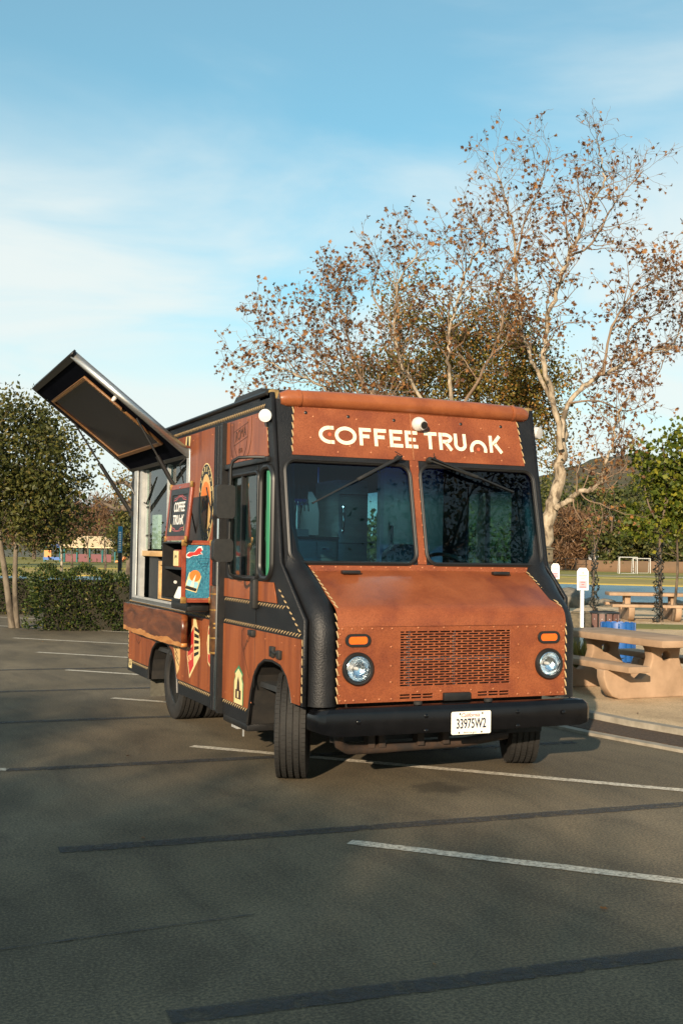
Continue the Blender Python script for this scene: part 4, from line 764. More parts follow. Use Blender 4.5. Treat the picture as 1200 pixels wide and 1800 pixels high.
for s in (-1, 1):
    MB().box((s*.86-.20, 4.68, .10), (s*.86+.20, 4.695, .42)).build('mud_flap', MT['mudflap'], truck)
    MB().lathe([(0, .06), (.05, .06), (.06, .05), (.065, .02)], (s*1.04, 5.53, .34), (0, 0, -1), 14).build('rear_stop', MT['gasket'], truck, True)
MB().box((-1.06, 5.5, .27), (1.06, 5.60, .37)).build('rear_bumper', MT['steelblack'], truck, bevel=.01)
plate('rear_wall', [(-1.07, .30), (1.07, .30), (1.07, 2.78), (-1.07, 2.78)], [rrect(-.45, 1.4, .45, 2.2, .05)], .03, lambda u, v, w_: Vector((u, 5.47+w_, v)), MT['cognac'], truck)
MB().box((-.5, 5.46, 1.35), (.5, 5.465, 2.25)).build('rear_window', MT['clear'], truck)
# cab and galley inside
MB().box((-1.06, .36, .60), (1.06, 5.46, .64)).build('interior_floor', MT['dark_in'], truck)
MB().box((-1.05, .98, 2.74), (1.05, 5.46, 2.76)).build('interior_ceiling', MT['teal_in'], truck)
MB().box((-1.0, .58, 1.08), (1.0, .98, 1.42)).build('dashboard', MT['dark_in'], truck, bevel=.03)
MB().box((.44, 2.30, .64), (1.04, 2.34, 2.74)).build('cab_partition', MT['teal_in'], truck); MB().box((-1.04, 2.30, .64), (-.47, 2.34, 2.74)).build('cab_partition', MT['teal_in'], truck)
MB().box((-.47, 2.29, .64), (-.42, 2.35, 2.74)).box((.40, 2.29, .64), (.438, 2.35, 2.74)).build('doorway_frame', MT['galv'], truck); MB().box((-.42, 2.30, 2.36), (.40, 2.34, 2.74)).build('doorway_lintel', MT['dark_in'], truck)
MB().tube([(.50, 2.30, 1.50), (.50, 2.25, 1.53), (.50, 2.25, 1.86), (.50, 2.30, 1.89)], .013, 8).build('grab_handle', MT['chrome'], truck, True)
fr_ = MB().box((.28, 2.95, .64), (.58, 3.55, 2.30)).build('tall_fridge', MT['steel'], truck, bevel=.01); MB().tube([(.32, 2.95, 1.80), (.32, 2.92, 1.83), (.32, 2.92, 2.02), (.32, 2.95, 2.05)], .010, 8).build('fridge_handle', MT['chrome'], fr_, True)
for z in (1.70, 2.16): MB().box((.285, 2.943, z), (.575, 2.949, z+.008)).build('fridge_seam', MT['satinblack'], fr_)
dr = MB().box((-.16, 2.95, .64), (.27, 3.50, 1.735)).build('drawer_unit', MT['steel'], truck, bevel=.006)
for z in (1.57, 1.38, 1.15): MB().box((.06, 2.935, z), (.25, 2.949, z+.145)).build('drawer_front', MT['steel'], dr); MB().box((.11, 2.91, z+.07), (.20, 2.934, z+.083)).build('drawer_pull', MT['chrome'], dr); MB().box((-.15, 2.935, z), (.05, 2.949, z+.145)).build('drawer_front', MT['steel'], dr)
MB().box((-.18, 2.92, 1.737), (.275, 3.52, 1.76)).build('worktop', MT['dark_in'], truck); MB().box((-.14, 3.1, 1.762), (.04, 3.3, 1.83)).build('drip_tray', MT['steel'], truck)
tap = MB().box((-.18, 3.2, 2.06), (.07, 3.26, 2.12)).build('tap_rail', MT['chrome'], truck); MB().tube([(-.02, 3.23, 1.83), (-.02, 3.23, 2.06)], .022, 8).build('tap_column', MT['chrome'], tap, True)
for k in range(6): MB().tube([(-.165+k*.043, 3.19, 2.09), (-.165+k*.043, 3.15, 2.07), (-.165+k*.043, 3.14, 2.0)], .008, 6).build('tap', MT['chrome'], tap, True); MB().tube([(-.165+k*.043, 3.2, 2.12), (-.165+k*.043, 3.18, 2.25)], .012, 6).build('tap_handle', MT['dark_in'], tap, True)
MB().prism([(.05, 1.78), (.24, 1.78), (.245, 2.0), (.22, 2.12), (.17, 2.2), (.14, 2.2), (.09, 2.10), (.06, 1.95)], 3.36, 3.38, lambda u, v, w_: Vector((u, w_, v))).build('hanging_apron', MT['paper'], truck)
MB().box((-1.04, 5.44, .64), (1.04, 5.455, 2.74)).build('galley_end_wall', MT['dark_in'], truck)
lm = bpy.data.materials.new('lamp_and_fill_glow'); lm.use_nodes = True; lb_ = lm.node_tree.nodes['Principled BSDF']; lb_.inputs['Emission Color'].default_value = (.85, 1, .92, 1); lb_.inputs['Emission Strength'].default_value = 16; lb_.inputs['Base Color'].default_value = (.8, .8, .8, 1)
for x_, y_ in ((.42, 1.75), (.05, 2.75), (-.1, 4.2)): MB().cbox((x_, y_, 2.725), (.30, .12, .03)).build('cab_and_fill_lamp', lm, truck, bevel=.008)  # only the cab lamp is real; both galley lamps are added to brighten inside
def seat(x):
    o = MB().box((x-.25, 1.45, .95), (x+.25, 1.95, 1.08)).build('cab_seat', MT['seatcloth'], truck, bevel=.05)
    MB().prism([(-.24, 1.08), (.24, 1.08), (.22, 1.62), (.14, 1.70), (-.14, 1.70), (-.22, 1.62)], 1.86, 1.99, lambda u, v, w_: Vector((x+u, w_+(v-1.08)*.12, v))).build('seat_back', MT['seatcloth'], o, bevel=.04)
    MB().box((x-.12, 1.6, .64), (x+.12, 1.85, .95)).build('seat_post', MT['dark_in'], o)
seat(.52); seat(-.72)
cs = Vector((.50, 1.16, 1.50)); ax = Vector((0, -.55, .83)).normalized(); u_, v_ = frame(ax)
sw_ = MB().tube([cs+(u_*math.cos(2*math.pi*i/32)+v_*math.sin(2*math.pi*i/32))*.21 for i in range(33)], .016, 8, False).build('steering_wheel', MT['gasket'], truck, True)
MB().bar(cs-u_*.2, cs+u_*.2, .03, .02, ax).bar(cs, cs+v_*.2, .03, .02, ax).build('wheel_spokes', MT['gasket'], sw_); MB().tube([cs, cs-ax*.4], .03, 8).build('steering_column', MT['dark_in'], sw_, True)
# ------------------------------------------------------------------ open trunk hung on the truck's flank
tk = tag(empty('display_trunk', (-HW-.04, 2.65, 1.19)), 'open blue leather travel trunk with a red airplane sticker, hung on the truck side', 'trunk')
TK = lambda x, y, z: Vector((x+HW+.04, y-2.65, z-1.19))
def tbox(name, a, b, m, par=None, bevel=0): return MB().box(TK(*a), TK(*b)).build(name, m, par or tk, bevel=bevel)
x0, x1, y0, y1, z0, z1 = -1.395, -HW-.042, 2.30, 2.98, 1.19, 1.69
tbox('back_wall', (x1-.015, y0+.012, z0), (x1, y1, z1), MT['satinblack']); tbox('end_wall', (x0, y1-.015, z0), (x1-.016, y1, z1), MT['satinblack'])
tbox('top_wall', (x0, y0+.012, z1-.016), (x1-.016, y1-.016, z1), MT['satinblack']); tbox('bottom_wall', (x0, y0+.012, z0), (x1-.016, y1-.016, z0+.016), MT['satinblack'])
tbox('shelf', (x0+.02, y0+.02, 1.455), (x1-.016, y1-.016, 1.468), MT['satinblack']); tbox('shelf_lip', (x0+.016, y0+.02, 1.45), (x0+.0195, y1-.016, 1.472), MT['satinblack'])
bf = lambda u, v, w_: TK(u, y0-w_, v)
fp = plate('blue_side', rrect(x0, z0, x1, z1, .006, 2), [], .018, lambda u, v, w_: TK(u, y0+.011-w_, v), MT['blue'], tk)
plate('leather_binding', rrect(x0-.008, z0-.008, x1+.002, z1+.008, .01, 3), [rrect(x0+.026, z0+.028, x1-.028, z1-.028, .012, 3)], .008, lambda u, v, w_: bf(u, v, w_+.0075), MT['mahogany'], tk)
for u_, v_ in ((x0+.01, z0+.012), (x1-.012, z0+.012), (x0+.01, z1-.012), (x1-.012, z1-.012)):
    MB().cbox(bf(u_, v_, .017), (.05, .018, .055)).build('brass_corner', MT['brass'], tk, bevel=.008)
s3 = MB(); stitches(s3, [bf(x0+.04, z1-.020, .0155), bf(x1-.04, z1-.020, .0155)], (0, -1, 0), .012, .008, .003, 0, .001); stitches(s3, [bf(x0+.04, z0+.020, .0155), bf(x1-.04, z0+.020, .0155)], (0, -1, 0), .012, .008, .003, 0, .001); tag(s3.build('binding_stitching', MT['thread'], tk), kind='stuff')
def stk(name, poly, m, lift): return plate(name, poly, [], .0015, lambda u, v, w_: bf(u, v, w_+.008+lift), m, tk)
pl_ = [(x0+.035, 1.58), (x0+.06, 1.60), (x0+.10, 1.60), (x0+.13, 1.635), (x0+.155, 1.638), (x0+.165, 1.615), (x0+.15, 1.60), (x0+.165, 1.585), (x0+.14, 1.585), (x0+.12, 1.575), (x0+.09, 1.575), (x0+.06, 1.56), (x0+.035, 1.565)]
cxm = sum(a for a, b in pl_)/len(pl_); cym = sum(b for a, b in pl_)/len(pl_)
stk('airplane_border', [(cxm+(a-cxm)*1.14, cym+(b-cym)*1.3) for a, b in pl_], MT['paper'], 0); stk('airplane_sticker', pl_, MT['red'], .002)
ro = lambda p, an, c: [(c[0]+(a*math.cos(an)-b*math.sin(an)), c[1]+(a*math.sin(an)+b*math.cos(an))) for a, b in p]
cc = (x0+.095, 1.36); an = R(-17)
stk('poster_border', ro(rrect(-.055, -.085, .055, .06, .006, 2), an, cc), MT['paleyellow'], 0); stk('poster_sun', ro(ell(0, .045, .048, .048, 18), an, cc), MT['orange'], .002); stk('poster_sky', ro(rrect(-.047, -.05, .047, .0, .002, 1), an, cc), MT['sky_sticker'], .002)
stk('poster_tower', ro([(-.012, -.05), (.016, -.05), (.008, .02), (.004, .06), (-.006, .02)], an, cc), MT['cream'], .004); stk('poster_band', ro(rrect(-.047, -.078, .047, -.052, .002, 1), an, cc), MT['inkblack'], .002)
tri = MB(); stroke(tri, [(x1-.14, 1.545), (x1-.035, 1.55), (x1-.065, 1.42)], .003, lambda u, v, w_: bf(u, v, w_+.008), 0, .0015, True)
for i_ in range(4): stroke(tri, [(x1-.125+i_*.016, 1.525-i_*.022), (x1-.045-i_*.004, 1.53-i_*.022)], .002, lambda u, v, w_: bf(u, v, w_+.008), 0, .0012)
tri.build('triangle_stamp', MT['navy'], tk)
MB().lathe([(0, .016), (.006, .014), (.008, .0004)], TK(x0+.12, y1-.016, 1.33), (0, -1, 0), 12).build('shelf_knob', MT['white'], tk, True)
tbox('mounting_bracket', (-1.33, 2.36, 1.10), (-HW-.045, 2.90, 1.186), MT['satinblack'], bevel=.02)
rd = tag(empty('radio', (-1.335, 2.57, 1.469)), 'small cream fronted radio on the upper shelf inside the blue trunk', 'radio')
MB().box((-.04, -.085, 0), (.06, .085, .15)).build('case', MT['mahogany'], rd, bevel=.008); MB().box((-.046, -.075, .012), (-.041, .075, .14)).build('front_cloth', MT['paleyellow'], rd)
text('script_badge', 'Java', .045, lambda u, v, w_: Vector((-.0462-w_, -u, .095+v)), MT['inkblack'], rd, shear=.3, t=.001)
mg = tag(MB().prism([(-.07, 0), (.06, .0), (.075, .012), (-.06, .10), (-.07, .095)], -.09, .09, lambda u, v, w_: Vector((w_*.8, u, v))).build('napkin_pile', MT['paper'], loc=(-1.31, 2.52, 1.2075)), 'white paper napkins leaning in the bottom of the blue trunk', 'napkins')
# chalkboard lid
lb = tag(empty('chalkboard_sign', (-1.35, 2.57, 1.695)), 'black chalkboard reading COFFEE TRUNK in a red leather frame above the trunk', 'sign')
lean = R(7); LBF = lambda u, v, w_: Vector((-.02+v*math.tan(lean)*.75-w_, -u, v))
plate('board', rrect(-.33, .0, .33, .47, .01, 2), [], .012, LBF, MT['chalk'], lb)
plate('board_frame', rrect(-.345, -.0, .345, .485, .012, 3), [rrect(-.305, .04, .305, .445, .005, 2)], .03, lambda u, v, w_: LBF(u, v, w_-.006), MT['mahogany'], lb)
plate('inner_frame', rrect(-.303, .042, .303, .443, .004, 2), [rrect(-.255, .075, .255, .395, .004, 2)], .014, lambda u, v, w_: LBF(u, v, w_+.008), MT['satinblack'], lb)
for u_, v_ in ((-.33, .015), (.33, .015), (-.33, .47), (.33, .47)): MB().cbox(LBF(u_, v_, .02), (.022, .045, .05)).build('brass_corner', MT['brass'], lb, bevel=.006)
lf = lambda u, v, w_: LBF(u, v, w_+.0125)
text('chalk_word', 'COFFEE', .115, lambda u, v, w_: lf(u, v+.285, w_), MT['chalkw'], lb, sx=.88, t=.001, bold=.002); text('chalk_word', 'TRUnK', .115, lambda u, v, w_: lf(u, v+.175, w_), MT['chalkw'], lb, sx=.98, t=.001, bold=.002)
ch = MB()
for s_, z_ in ((1, .345), (-1, .115)):
    stroke(ch, [(-.20, z_), (-.10, z_+s_*.01), (-.05, z_+s_*.032), (.05, z_+s_*.032), (.10, z_+s_*.01), (.20, z_)], .006, lf, 0, .001); stroke(ch, [(-.19, z_+s_*.018), (-.11, z_+s_*.026), (-.06, z_+s_*.044), (.06, z_+s_*.044), (.11, z_+s_*.026), (.19, z_+s_*.018)], .004, lf, 0, .001)
ch.build('chalk_flourish', MT['chalkr'], lb)
plate('yellow_sticker', [(.21, .085), (.25, .075), (.25, .13), (.22, .14)], [], .001, lf, MT['paleyellow'], lb); plate('yellow_sticker', [(-.25, .08), (-.20, .075), (-.19, .12), (-.23, .15)], [], .001, lf, MT['paleyellow'], lb)
MB().tube([LBF(0, .49, .0), LBF(.0, .45, .03)], .006, 6).build('hook', MT['chrome'], lb, True); MB().tube([(.14, -.30, .45), (.24, -.30, .01)], .006, 6).tube([(.14, .30, .45), (.24, .30, .01)], .006, 6).build('prop_leg', MT['satinblack'], lb, True)
# ------------------------------------------------------------------ park furniture
MT['tableconc'] = mat('tan_cast_concrete', (.37, .25, .16), (.25, .165, .10), 3.2, rough=.8, bs=.25, bscale=90, bd=.004)
MT['slat'] = mat('brown_recycled_slat', (.13, .065, .05), (.10, .05, .04), 14, (1, 1, 4), .6)
MT['bluebin'] = mat('blue_plastic_bin', (.008, .075, .27), (.009, .09, .30), 8, rough=.45)
MT['greywood'] = mat('weathered_post', (.17, .14, .09), (.08, .068, .045), 10, (1, 1, 3), .9, bs=.4, bscale=40)
MT['signwhite'] = mat('white_sign', (.80, .79, .76), (.74, .73, .70), 10, rough=.5)
MT['pink'] = mat('pink_notice', (.75, .36, .40), (.70, .32, .36), 30, rough=.6)
MT['boulder'] = mat('granite_boulder', (.20, .175, .135), (.09, .082, .065), 3, rough=.9, bs=.8, bscale=9, bd=.05)
MT['tanroof'] = mat('tan_shelter_roof', (.60, .46, .28), (.55, .42, .25), 1, rough=.6)
MT['teal'] = mat('teal_post', (.02, .14, .15), rough=.5); MT['maroonpanel'] = mat('maroon_panel', (.11, .010, .020), rough=.5); MT['slideorange'] = mat('orange_slide', (.70, .20, .03), rough=.4); MT['playblue'] = mat('blue_play_panel', (.02, .10, .35), rough=.5)
MT['signblue'] = mat('blue_sign', (.02, .20, .36), rough=.45); MT['goalwhite'] = mat('goal_white', (.42, .42, .40), rough=.5); MT['cable'] = mat('dark_light_cable', (.010, .013, .012), rough=.5); MT['bulbs'] = mat('unlit_bulb', (.30, .33, .33), rough=.2)
MT['housewall'] = mat('white_house_wall', (.66, .66, .66), rough=.7); MT['tile'] = mat('grey_roof', (.22, .19, .17), rough=.8); MT['pane'] = mat('dark_window_pane', (.02, .025, .03), rough=.1)
def picnic_table(loc, rz, label, Ln=2.05):
    t = tag(empty('picnic_table', loc, rz), label, 'picnic table', 'concrete picnic tables')
    MB().box((-.38, -Ln/2, .585), (.38, Ln/2, .665)).build('table_top', MT['tableconc'], t, bevel=.018)
    for s in (-1, 1): MB().box((s*.655-.14, -Ln/2+.02, .325), (s*.655+.14, Ln/2-.02, .395)).build('bench_seat', MT['tableconc'], t, bevel=.016)
    half = [(.0, .0), (.62, .0), (.72, .04), (.79, .13), (.83, .24), (.83, .325), (.49, .325), (.46, .25), (.40, .215), (.33, .215), (.26, .27), (.21, .36), (.185, .44), (.20, .53), (.235, .585), (.0, .585)]
    poly = half[1:-1]+[(-a, b) for a, b in half[1:-1][::-1]]
    for y in (-.55, .55):
        plate('pedestal', poly, [ell(0, .46, .055, .055, 18)], .14, lambda u, v, w_: Vector((u, y+w_-.07, v)), MT['tableconc'], t)
    for c in t.children:
        if c.name.startswith('pedestal'):
            md = c.modifiers.new('b', 'BEVEL'); md.width = .02; md.segments = 2; md.limit_method = 'ANGLE'; md.angle_limit = R(45)
    return t
picnic_table((4.42, 3.97, .06), 0, 'tan concrete picnic table beside the truck, nearest to the camera')
q_ = at(1140, 1091, 28.0); picnic_table((q_.x, q_.y, .06), R(62), 'tan concrete picnic table farther off by the lake shore')
def sign_post(px, py, dep, label, k=1.0):
    p = at(px, py, dep); s = tag(empty('reserved_sign', (p.x, p.y, .06), R(-18)), label, 'sign', 'white signs on posts')
    MB().box((-.022, -.022, 0), (.022, .022, 1.15)).build('post', MT['signwhite'], s)
    f = lambda u, v, w_: Vector((u, -.023-w_, v))
    poly = [(-.085, 1.06), (.085, 1.06), (.085, 1.33), (.05, 1.38), (-.05, 1.38), (-.085, 1.33)]
    plate('sign_board', poly, [], .012, f, MT['signwhite'], s); plate('sign_board', poly, [], .012, lambda u, v, w_: Vector((u+.02, .035+w_, v)), MT['signwhite'], s)
    plate('pink_notice', [(-.06, 1.085), (.06, 1.085), (.06, 1.195), (-.06, 1.195)], [], .002, lambda u, v, w_: f(u, v, w_+.0125), MT['pink'], s)
    ln = MB()
    for z, a in ((1.275, .06), (1.25, .045), (1.222, .035)): stroke(ln, [(-a, z), (a, z)], .008, lambda u, v, w_: f(u, v, w_+.0125))
    stroke(ln, [(0, 1.30), (0, 1.345)], .007, lambda u, v, w_: f(u, v, w_+.0125)); stroke(ln, [(-.02, 1.312), (0, 1.30), (.02, 1.312)], .006, lambda u, v, w_: f(u, v, w_+.0125))
    for z, a in ((1.175, .035), (1.14, .02), (1.105, .045)): stroke(ln, [(-a, z), (a, z)], .007, lambda u, v, w_: f(u, v, w_+.0146))
    ln.build('printed_lines', MT['inkblack'], s); return s
sign_post(1021, 1172, 16.4, 'larger white post sign with pink notice, beside the brown bin'); sign_post(974, 1085, 23.5, 'smaller white post sign with pink notice, close beside the truck')
def bin_(px, dep, m, label, d=.50, h=.66, slats=True):
    p = at(px, 1160, dep); b = tag(empty('litter_bin', (p.x, p.y, .06)), label, 'bin')
    if slats:
        for j in range(14):
            a = 2*math.pi*j/14; MB().box((-.042, -.012, .03), (.042, .012, h), Matrix.Translation((d/2*math.cos(a), d/2*math.sin(a), 0)) @ Matrix.Rotation(a+math.pi/2, 4, 'Z')).build('slat', m, b, bevel=.004)
        MB().lathe([(.0, d/2-.02), (h-.02, d/2-.02), (h-.02, d/2-.04), (.02, d/2-.04)], (0, 0, 0), (0, 0, 1), 24).build('liner', MT['satinblack'], b, True); MB().lathe([(h-.01, d/2+.01), (h+.02, d/2+.01), (h+.03, d/2-.05), (h-.0, d/2-.08)], (0, 0, 0), (0, 0, 1), 24).build('lid_ring', MT['satinblack'], b, True)
        bt = MB()
        for j in range(14):
            a = 2*math.pi*j/14
            for z in (.12, h-.08): bt.lathe([(0, .009), (.005, .006), (.006, .0003)], ((d/2+.012)*math.cos(a), (d/2+.012)*math.sin(a), z), (math.cos(a), math.sin(a), 0), 6)
        tag(bt.build('bolts', MT['galv'], b), kind='stuff')
    else:
        MB().lathe([(.0, d/2-.04), (.03, d/2-.02), (h*.5, d/2), (h, d/2+.015), (h, d/2-.01), (.05, d/2-.05)], (0, 0, 0), (0, 0, 1), 28).build('body', m, b, True)
        for z in (.14, .52): MB().lathe([(z, d/2+.008), (z+.02, d/2+.02), (z+.04, d/2+.008)], (0, 0, 0), (0, 0, 1), 28).build('hoop', m, b, True)
        for j in range(16):
            a = 2*math.pi*j/16; MB().box((-.035, -.006, .04), (.035, .006, h+.012), Matrix.Translation(((d/2+.012)*math.cos(a), (d/2+.012)*math.sin(a), 0)) @ Matrix.Rotation(a+math.pi/2, 4, 'Z')).build('stave', m, b, bevel=.003)
    return b
bin_(1058, 17.6, MT['slat'], 'brown slatted litter bin behind the near picnic table', .50, .67); bin_(1085, 16.6, MT['bluebin'], 'round blue bin standing behind the near picnic table', .47, .58, False)
p = at(1019, 1150, 16.8); po = tag(empty('wooden_bollard', (p.x, p.y, .06), R(15)), 'squat weathered wooden bollard behind the near picnic table', 'bollard')
MB().box((-.115, -.115, 0), (.115, .115, .70)).build('post', MT['greywood'], po, bevel=.02); MB().box((-.10, -.10, .70), (.10, .10, .735)).build('worn_cap', MT['greywood'], po, bevel=.015)
slab('walkway', [(6.6, 10.9), (9.2, 9.2), (15, 6.0), (24, 2.5), (24, 4.2), (15.6, 7.6), (10, 10.8), (7.6, 12.6)], .02, .066, MT['concrete'])
slab('lawn_strip', [(9.4, 14.6), (11.8, 13.0), (17, 10.2), (26, 6.6), (26, 8.6), (17.6, 11.9), (12.6, 14.6), (10.2, 16.2)], .02, .064, MT['lawn'])
def boulder(px, py, dep, r, label, seed):
    p = at(px, py, dep); rs = np.random.RandomState(seed); bm = bmesh.new(); bmesh.ops.create_icosphere(bm, subdivisions=4, radius=1)
    dirs = rs.randn(9, 3); dirs /= np.linalg.norm(dirs, axis=1)[:, None]; off = .62+.3*rs.rand(9)
    for v in bm.verts:
        c = np.array(v.co); k = 1.0
        for d_, o_ in zip(dirs, off):
            q = c@d_
            if q > o_: k = min(k, o_/q)
        k *= 1+.03*math.sin(7*c[0]+seed)*math.cos(6*c[1])+.02*math.sin(15*c[2]+c[0]*9); v.co = Vector((c[0]*r[0]*k, c[1]*r[1]*k, c[2]*r[2]*k))
    me = bpy.data.meshes.new('boulder'); bm.to_mesh(me); bm.free()
    return tag(link('boulder', me, MT['boulder'], None, True, (p.x, p.y, r[2]*.55)), label, 'boulder', 'boulders along the lake shore')
boulder(998, 1062, 34, (.52, .45, .46), 'largest rounded boulder between the two white post signs', 1); boulder(1036, 1064, 36, (.30, .3, .20), 'small grey boulder right of the larger white post sign', 2)
boulder(1064, 1066, 35, (.40, .33, .19), 'low flat grey boulder between the light-wrapped sapling and the far table', 3); boulder(1192, 1066, 34, (.40, .35, .22), 'pale boulder behind the far picnic table at the right edge', 4)
def goal(px0, px1, dep, h, label):
    a, b = at(px0, 1008, dep), at(px1, 1008, dep); a.z = b.z = .02; g_ = tag(empty('football_goal', a), label, 'goal', 'football goals'); d = b-a; bk = Vector((.5, .85, 0))
    for q in (Vector(), d): MB().tube([q, q+Vector((0, 0, h))], .045, 6).build('post', MT['goalwhite'], g_); MB().tube([q+Vector((0, 0, h)), q+bk*.8+Vector((0, 0, h)), q+bk*1.4], .03, 6).build('stay', MT['goalwhite'], g_)
    MB().tube([Vector((0, 0, h)), d+Vector((0, 0, h))], .045, 6).build('crossbar', MT['goalwhite'], g_); MB().tube([bk*.8+Vector((0, 0, h)), d+bk*.8+Vector((0, 0, h))], .03, 6).tube([bk*1.4, d+bk*1.4], .03, 6).build('back_bar', MT['goalwhite'], g_)
goal(1088, 1119, 100, 1.45, 'left one of the white football goals across the lake'); goal(1112, 1142, 104, 1.35, 'right one of the white football goals across the lake')
# nest box on the sycamore, blue pole sign, far fence, house, playground
p = at(960, 975, 25.55); nb = tag(empty('nest_box', p), 'weathered wooden nest box on the white-barked tree trunk', 'nest box')
MB().box((-.11, -.09, -.16), (.11, .09, .13)).build('box', MT['greywood'], nb, bevel=.006); MB().prism([(-.12, .12), (.13, .17), (.13, .195), (-.12, .145)], -.13, .13, lambda u, v, w_: Vector((w_, u, v))).build('roof', MT['greywood'], nb); MB().lathe([(0, .026), (.004, .026)], (.0, -.091, .02), (0, -1, 0), 12).build('entrance_hole', MT['inkblack'], nb)
p = at(211, 1003, 28); bs = tag(empty('pole_sign', (p.x, p.y, 0), R(-23)), 'slim blue vertical sign on a black post behind the hedge', 'sign')
MB().box((-.045, -.04, 0), (.045, .04, 2.13)).build('post', MT['satinblack'], bs); MB().box((-.052, -.062, 1.50), (.052, -.041, 2.15)).build('panel', MT['signblue'], bs, bevel=.004)
ln = MB()
for k in range(9): ln.box((-.028, -.066, 1.54+k*.055), (.028, -.0625, 1.575+k*.055))
tag(ln.build('white_marks', MT['signwhite'], bs), kind='stuff')
def fence(a, b, h, n, label, m):
    f = tag(empty('far_fence', a), label, 'fence'); d = Vector(b)-Vector(a)
    for i in range(n+1): q = d*(i/n); MB().tube([q, q+Vector((0, 0, h))], .04, 5).build('post', m, f)
    for z in (h, h*.55, .15): MB().tube([Vector((0, 0, z)), d+Vector((0, 0, z))], .025, 5).build('rail', m, f)
a_, b_ = at(940, 1003, 112), at(1260, 1003, 112); a_.z = b_.z = 0; fence(a_, b_, 1.25, 18, 'dark rail fence along the far side of the lake lawn', MT['chassis'])
p = at(1046, 1000, 150); hs = tag(empty('house', (p.x, p.y, 0), R(-30)), 'small white house half hidden by trees below the hill', 'house')
MB().box((-3.2, -2.5, 0), (3.2, 2.5, 4.9)).build('wall', MT['housewall'], hs); MB().prism([(-3.0, 5.2), (3.0, 5.2), (0, 6.8)], -3.6, 3.6, lambda u, v, w_: Vector((w_, u, v))).build('roof', MT['tile'], hs)
for x in (-1.9, 0, 1.9): MB().box((x-.45, -2.53, 3.2), (x+.45, -2.505, 4.4)).build('window', MT['pane'], hs)
def playground():
    p = at(163, 990, 120); e = tag(empty('playground_shelter', (p.x, p.y, .03), R(-20)), 'tan hipped playground shelter with teal posts beyond the hedge', 'shelter')
    W, D, z0, z1 = 3.0, 2.3, 1.62, 2.75
    v = [(-W, -D, z0), (W, -D, z0), (W, D, z0), (-W, D, z0), (-1.3, 0, z1), (1.3, 0, z1), (-W, -D, z0-.12), (W, -D, z0-.12), (W, D, z0-.12), (-W, D, z0-.12)]
    MB().add(v, [(0, 1, 5, 4), (1, 2, 5), (2, 3, 4, 5), (3, 0, 4), (0, 6, 7, 1), (1, 7, 8, 2), (2, 8, 9, 3), (3, 9, 6, 0), (6, 9, 8, 7)]).build('roof', MT['tanroof'], e)
    for x in (-2.6, -1.3, 0, 1.3, 2.6):
        for y in (-1.9, 1.9): MB().tube([(x, y, 0), (x, y, z0-.1)], .08, 8).build('post', MT['teal'], e)
    for x0, x1 in ((-2.5, -1.4), (-1.2, -.1), (.1, 1.2), (1.4, 2.2)): MB().box((x0, -1.8, .05), (x1, -1.72, .85)).build('wall_panel', MT['maroonpanel'], e)
    s = tag(empty('playground_slide', (p.x+2.9, p.y-2.6, .03), R(-25)), 'orange twin playground slide beside the tan shelter', 'slide')
    for k in (-.45, .45): MB().prism([(0, .05), (.6, .12), (1.5, 1.15), (1.7, 1.15), (1.7, 1.3), (1.45, 1.3), (.55, .28), (0, .2)], k-.3, k+.3, lambda u, v, w_: Vector((u-.9, w_, v))).build('chute', MT['slideorange'], s)
    MB().box((.75, -.7, 0), (1.2, .7, 1.14)).build('platform', MT['maroonpanel'], s)
    s = tag(empty('play_climber', (p.x-4.2, p.y-.6, .03), R(-20)), 'blue and orange play climber left of the tan shelter', 'climber')
    MB().box((-.9, -.5, .2), (.9, .5, .5)).build('deck', MT['playblue'], s); MB().box((-.8, -.52, .5), (-.1, -.5, 1.2)).build('panel', MT['slideorange'], s); MB().prism([(-.6, 1.5), (.6, 1.5), (0, 2.0)], -.6, .6, lambda u, v, w_: Vector((u+.2, w_, v))).build('roof', MT['playblue'], s)
    for x, y in ((-.8, -.45), (.8, -.45), (-.8, .45), (.8, .45)): MB().tube([(x, y, 0), (x, y, 1.55)], .06, 6).build('post', MT['teal'], s)
playground()
# ------------------------------------------------------------------ plants
def barkmat(name, a, b, c, scale=3.0, st=(1, 1, .45)):
    m, N, L, bb, o = nodes(name); v = mapped(N, L, st); f = noise(N, L, v, scale, 5, .6, .6); L.new(ramp(N, L, f, [(.40, a), (.47, b), (.60, c)]), bb.inputs['Base Color']); bb.inputs['Roughness'].default_value = .85
    bump(N, L, bb, noise(N, L, v, 18, 5, .6), .4, .02); return m
MT['syc'] = barkmat('mottled_sycamore_bark', (.10, .075, .05), (.22, .175, .12), (.36, .30, .22), 6.5, (1, 1, .5)); MT['twig'] = mat('pale_brown_twig', (.15, .098, .062), (.25, .18, .12), 1.5, rough=.9)
MT['bark'] = barkmat('brown_bark', (.05, .035, .024), (.09, .066, .045), (.14, .105, .075), 5); MT['olivebark'] = barkmat('pale_grey_bark', (.065, .05, .034), (.11, .088, .062), (.16, .13, .095), 5)
MT['sycleaf'] = leafmat('dry_sycamore_leaf', [(0, (.07, .030, .014)), (.35, (.15, .065, .025)), (.65, (.24, .115, .042)), (.88, (.36, .17, .055)), (1, (.20, .13, .05))], .35)
MT['oakleaf'] = leafmat('olive_green_leaf', [(0, (.085, .085, .016)), (.4, (.19, .165, .035)), (.7, (.27, .20, .05)), (.85, (.36, .19, .045)), (1, (.42, .20, .05))], .4)
MT['oliveleaf'] = leafmat('dark_olive_leaf', [(0, (.026, .034, .009)), (.5, (.066, .074, .017)), (.85, (.12, .118, .028)), (1, (.20, .15, .04))], .35)
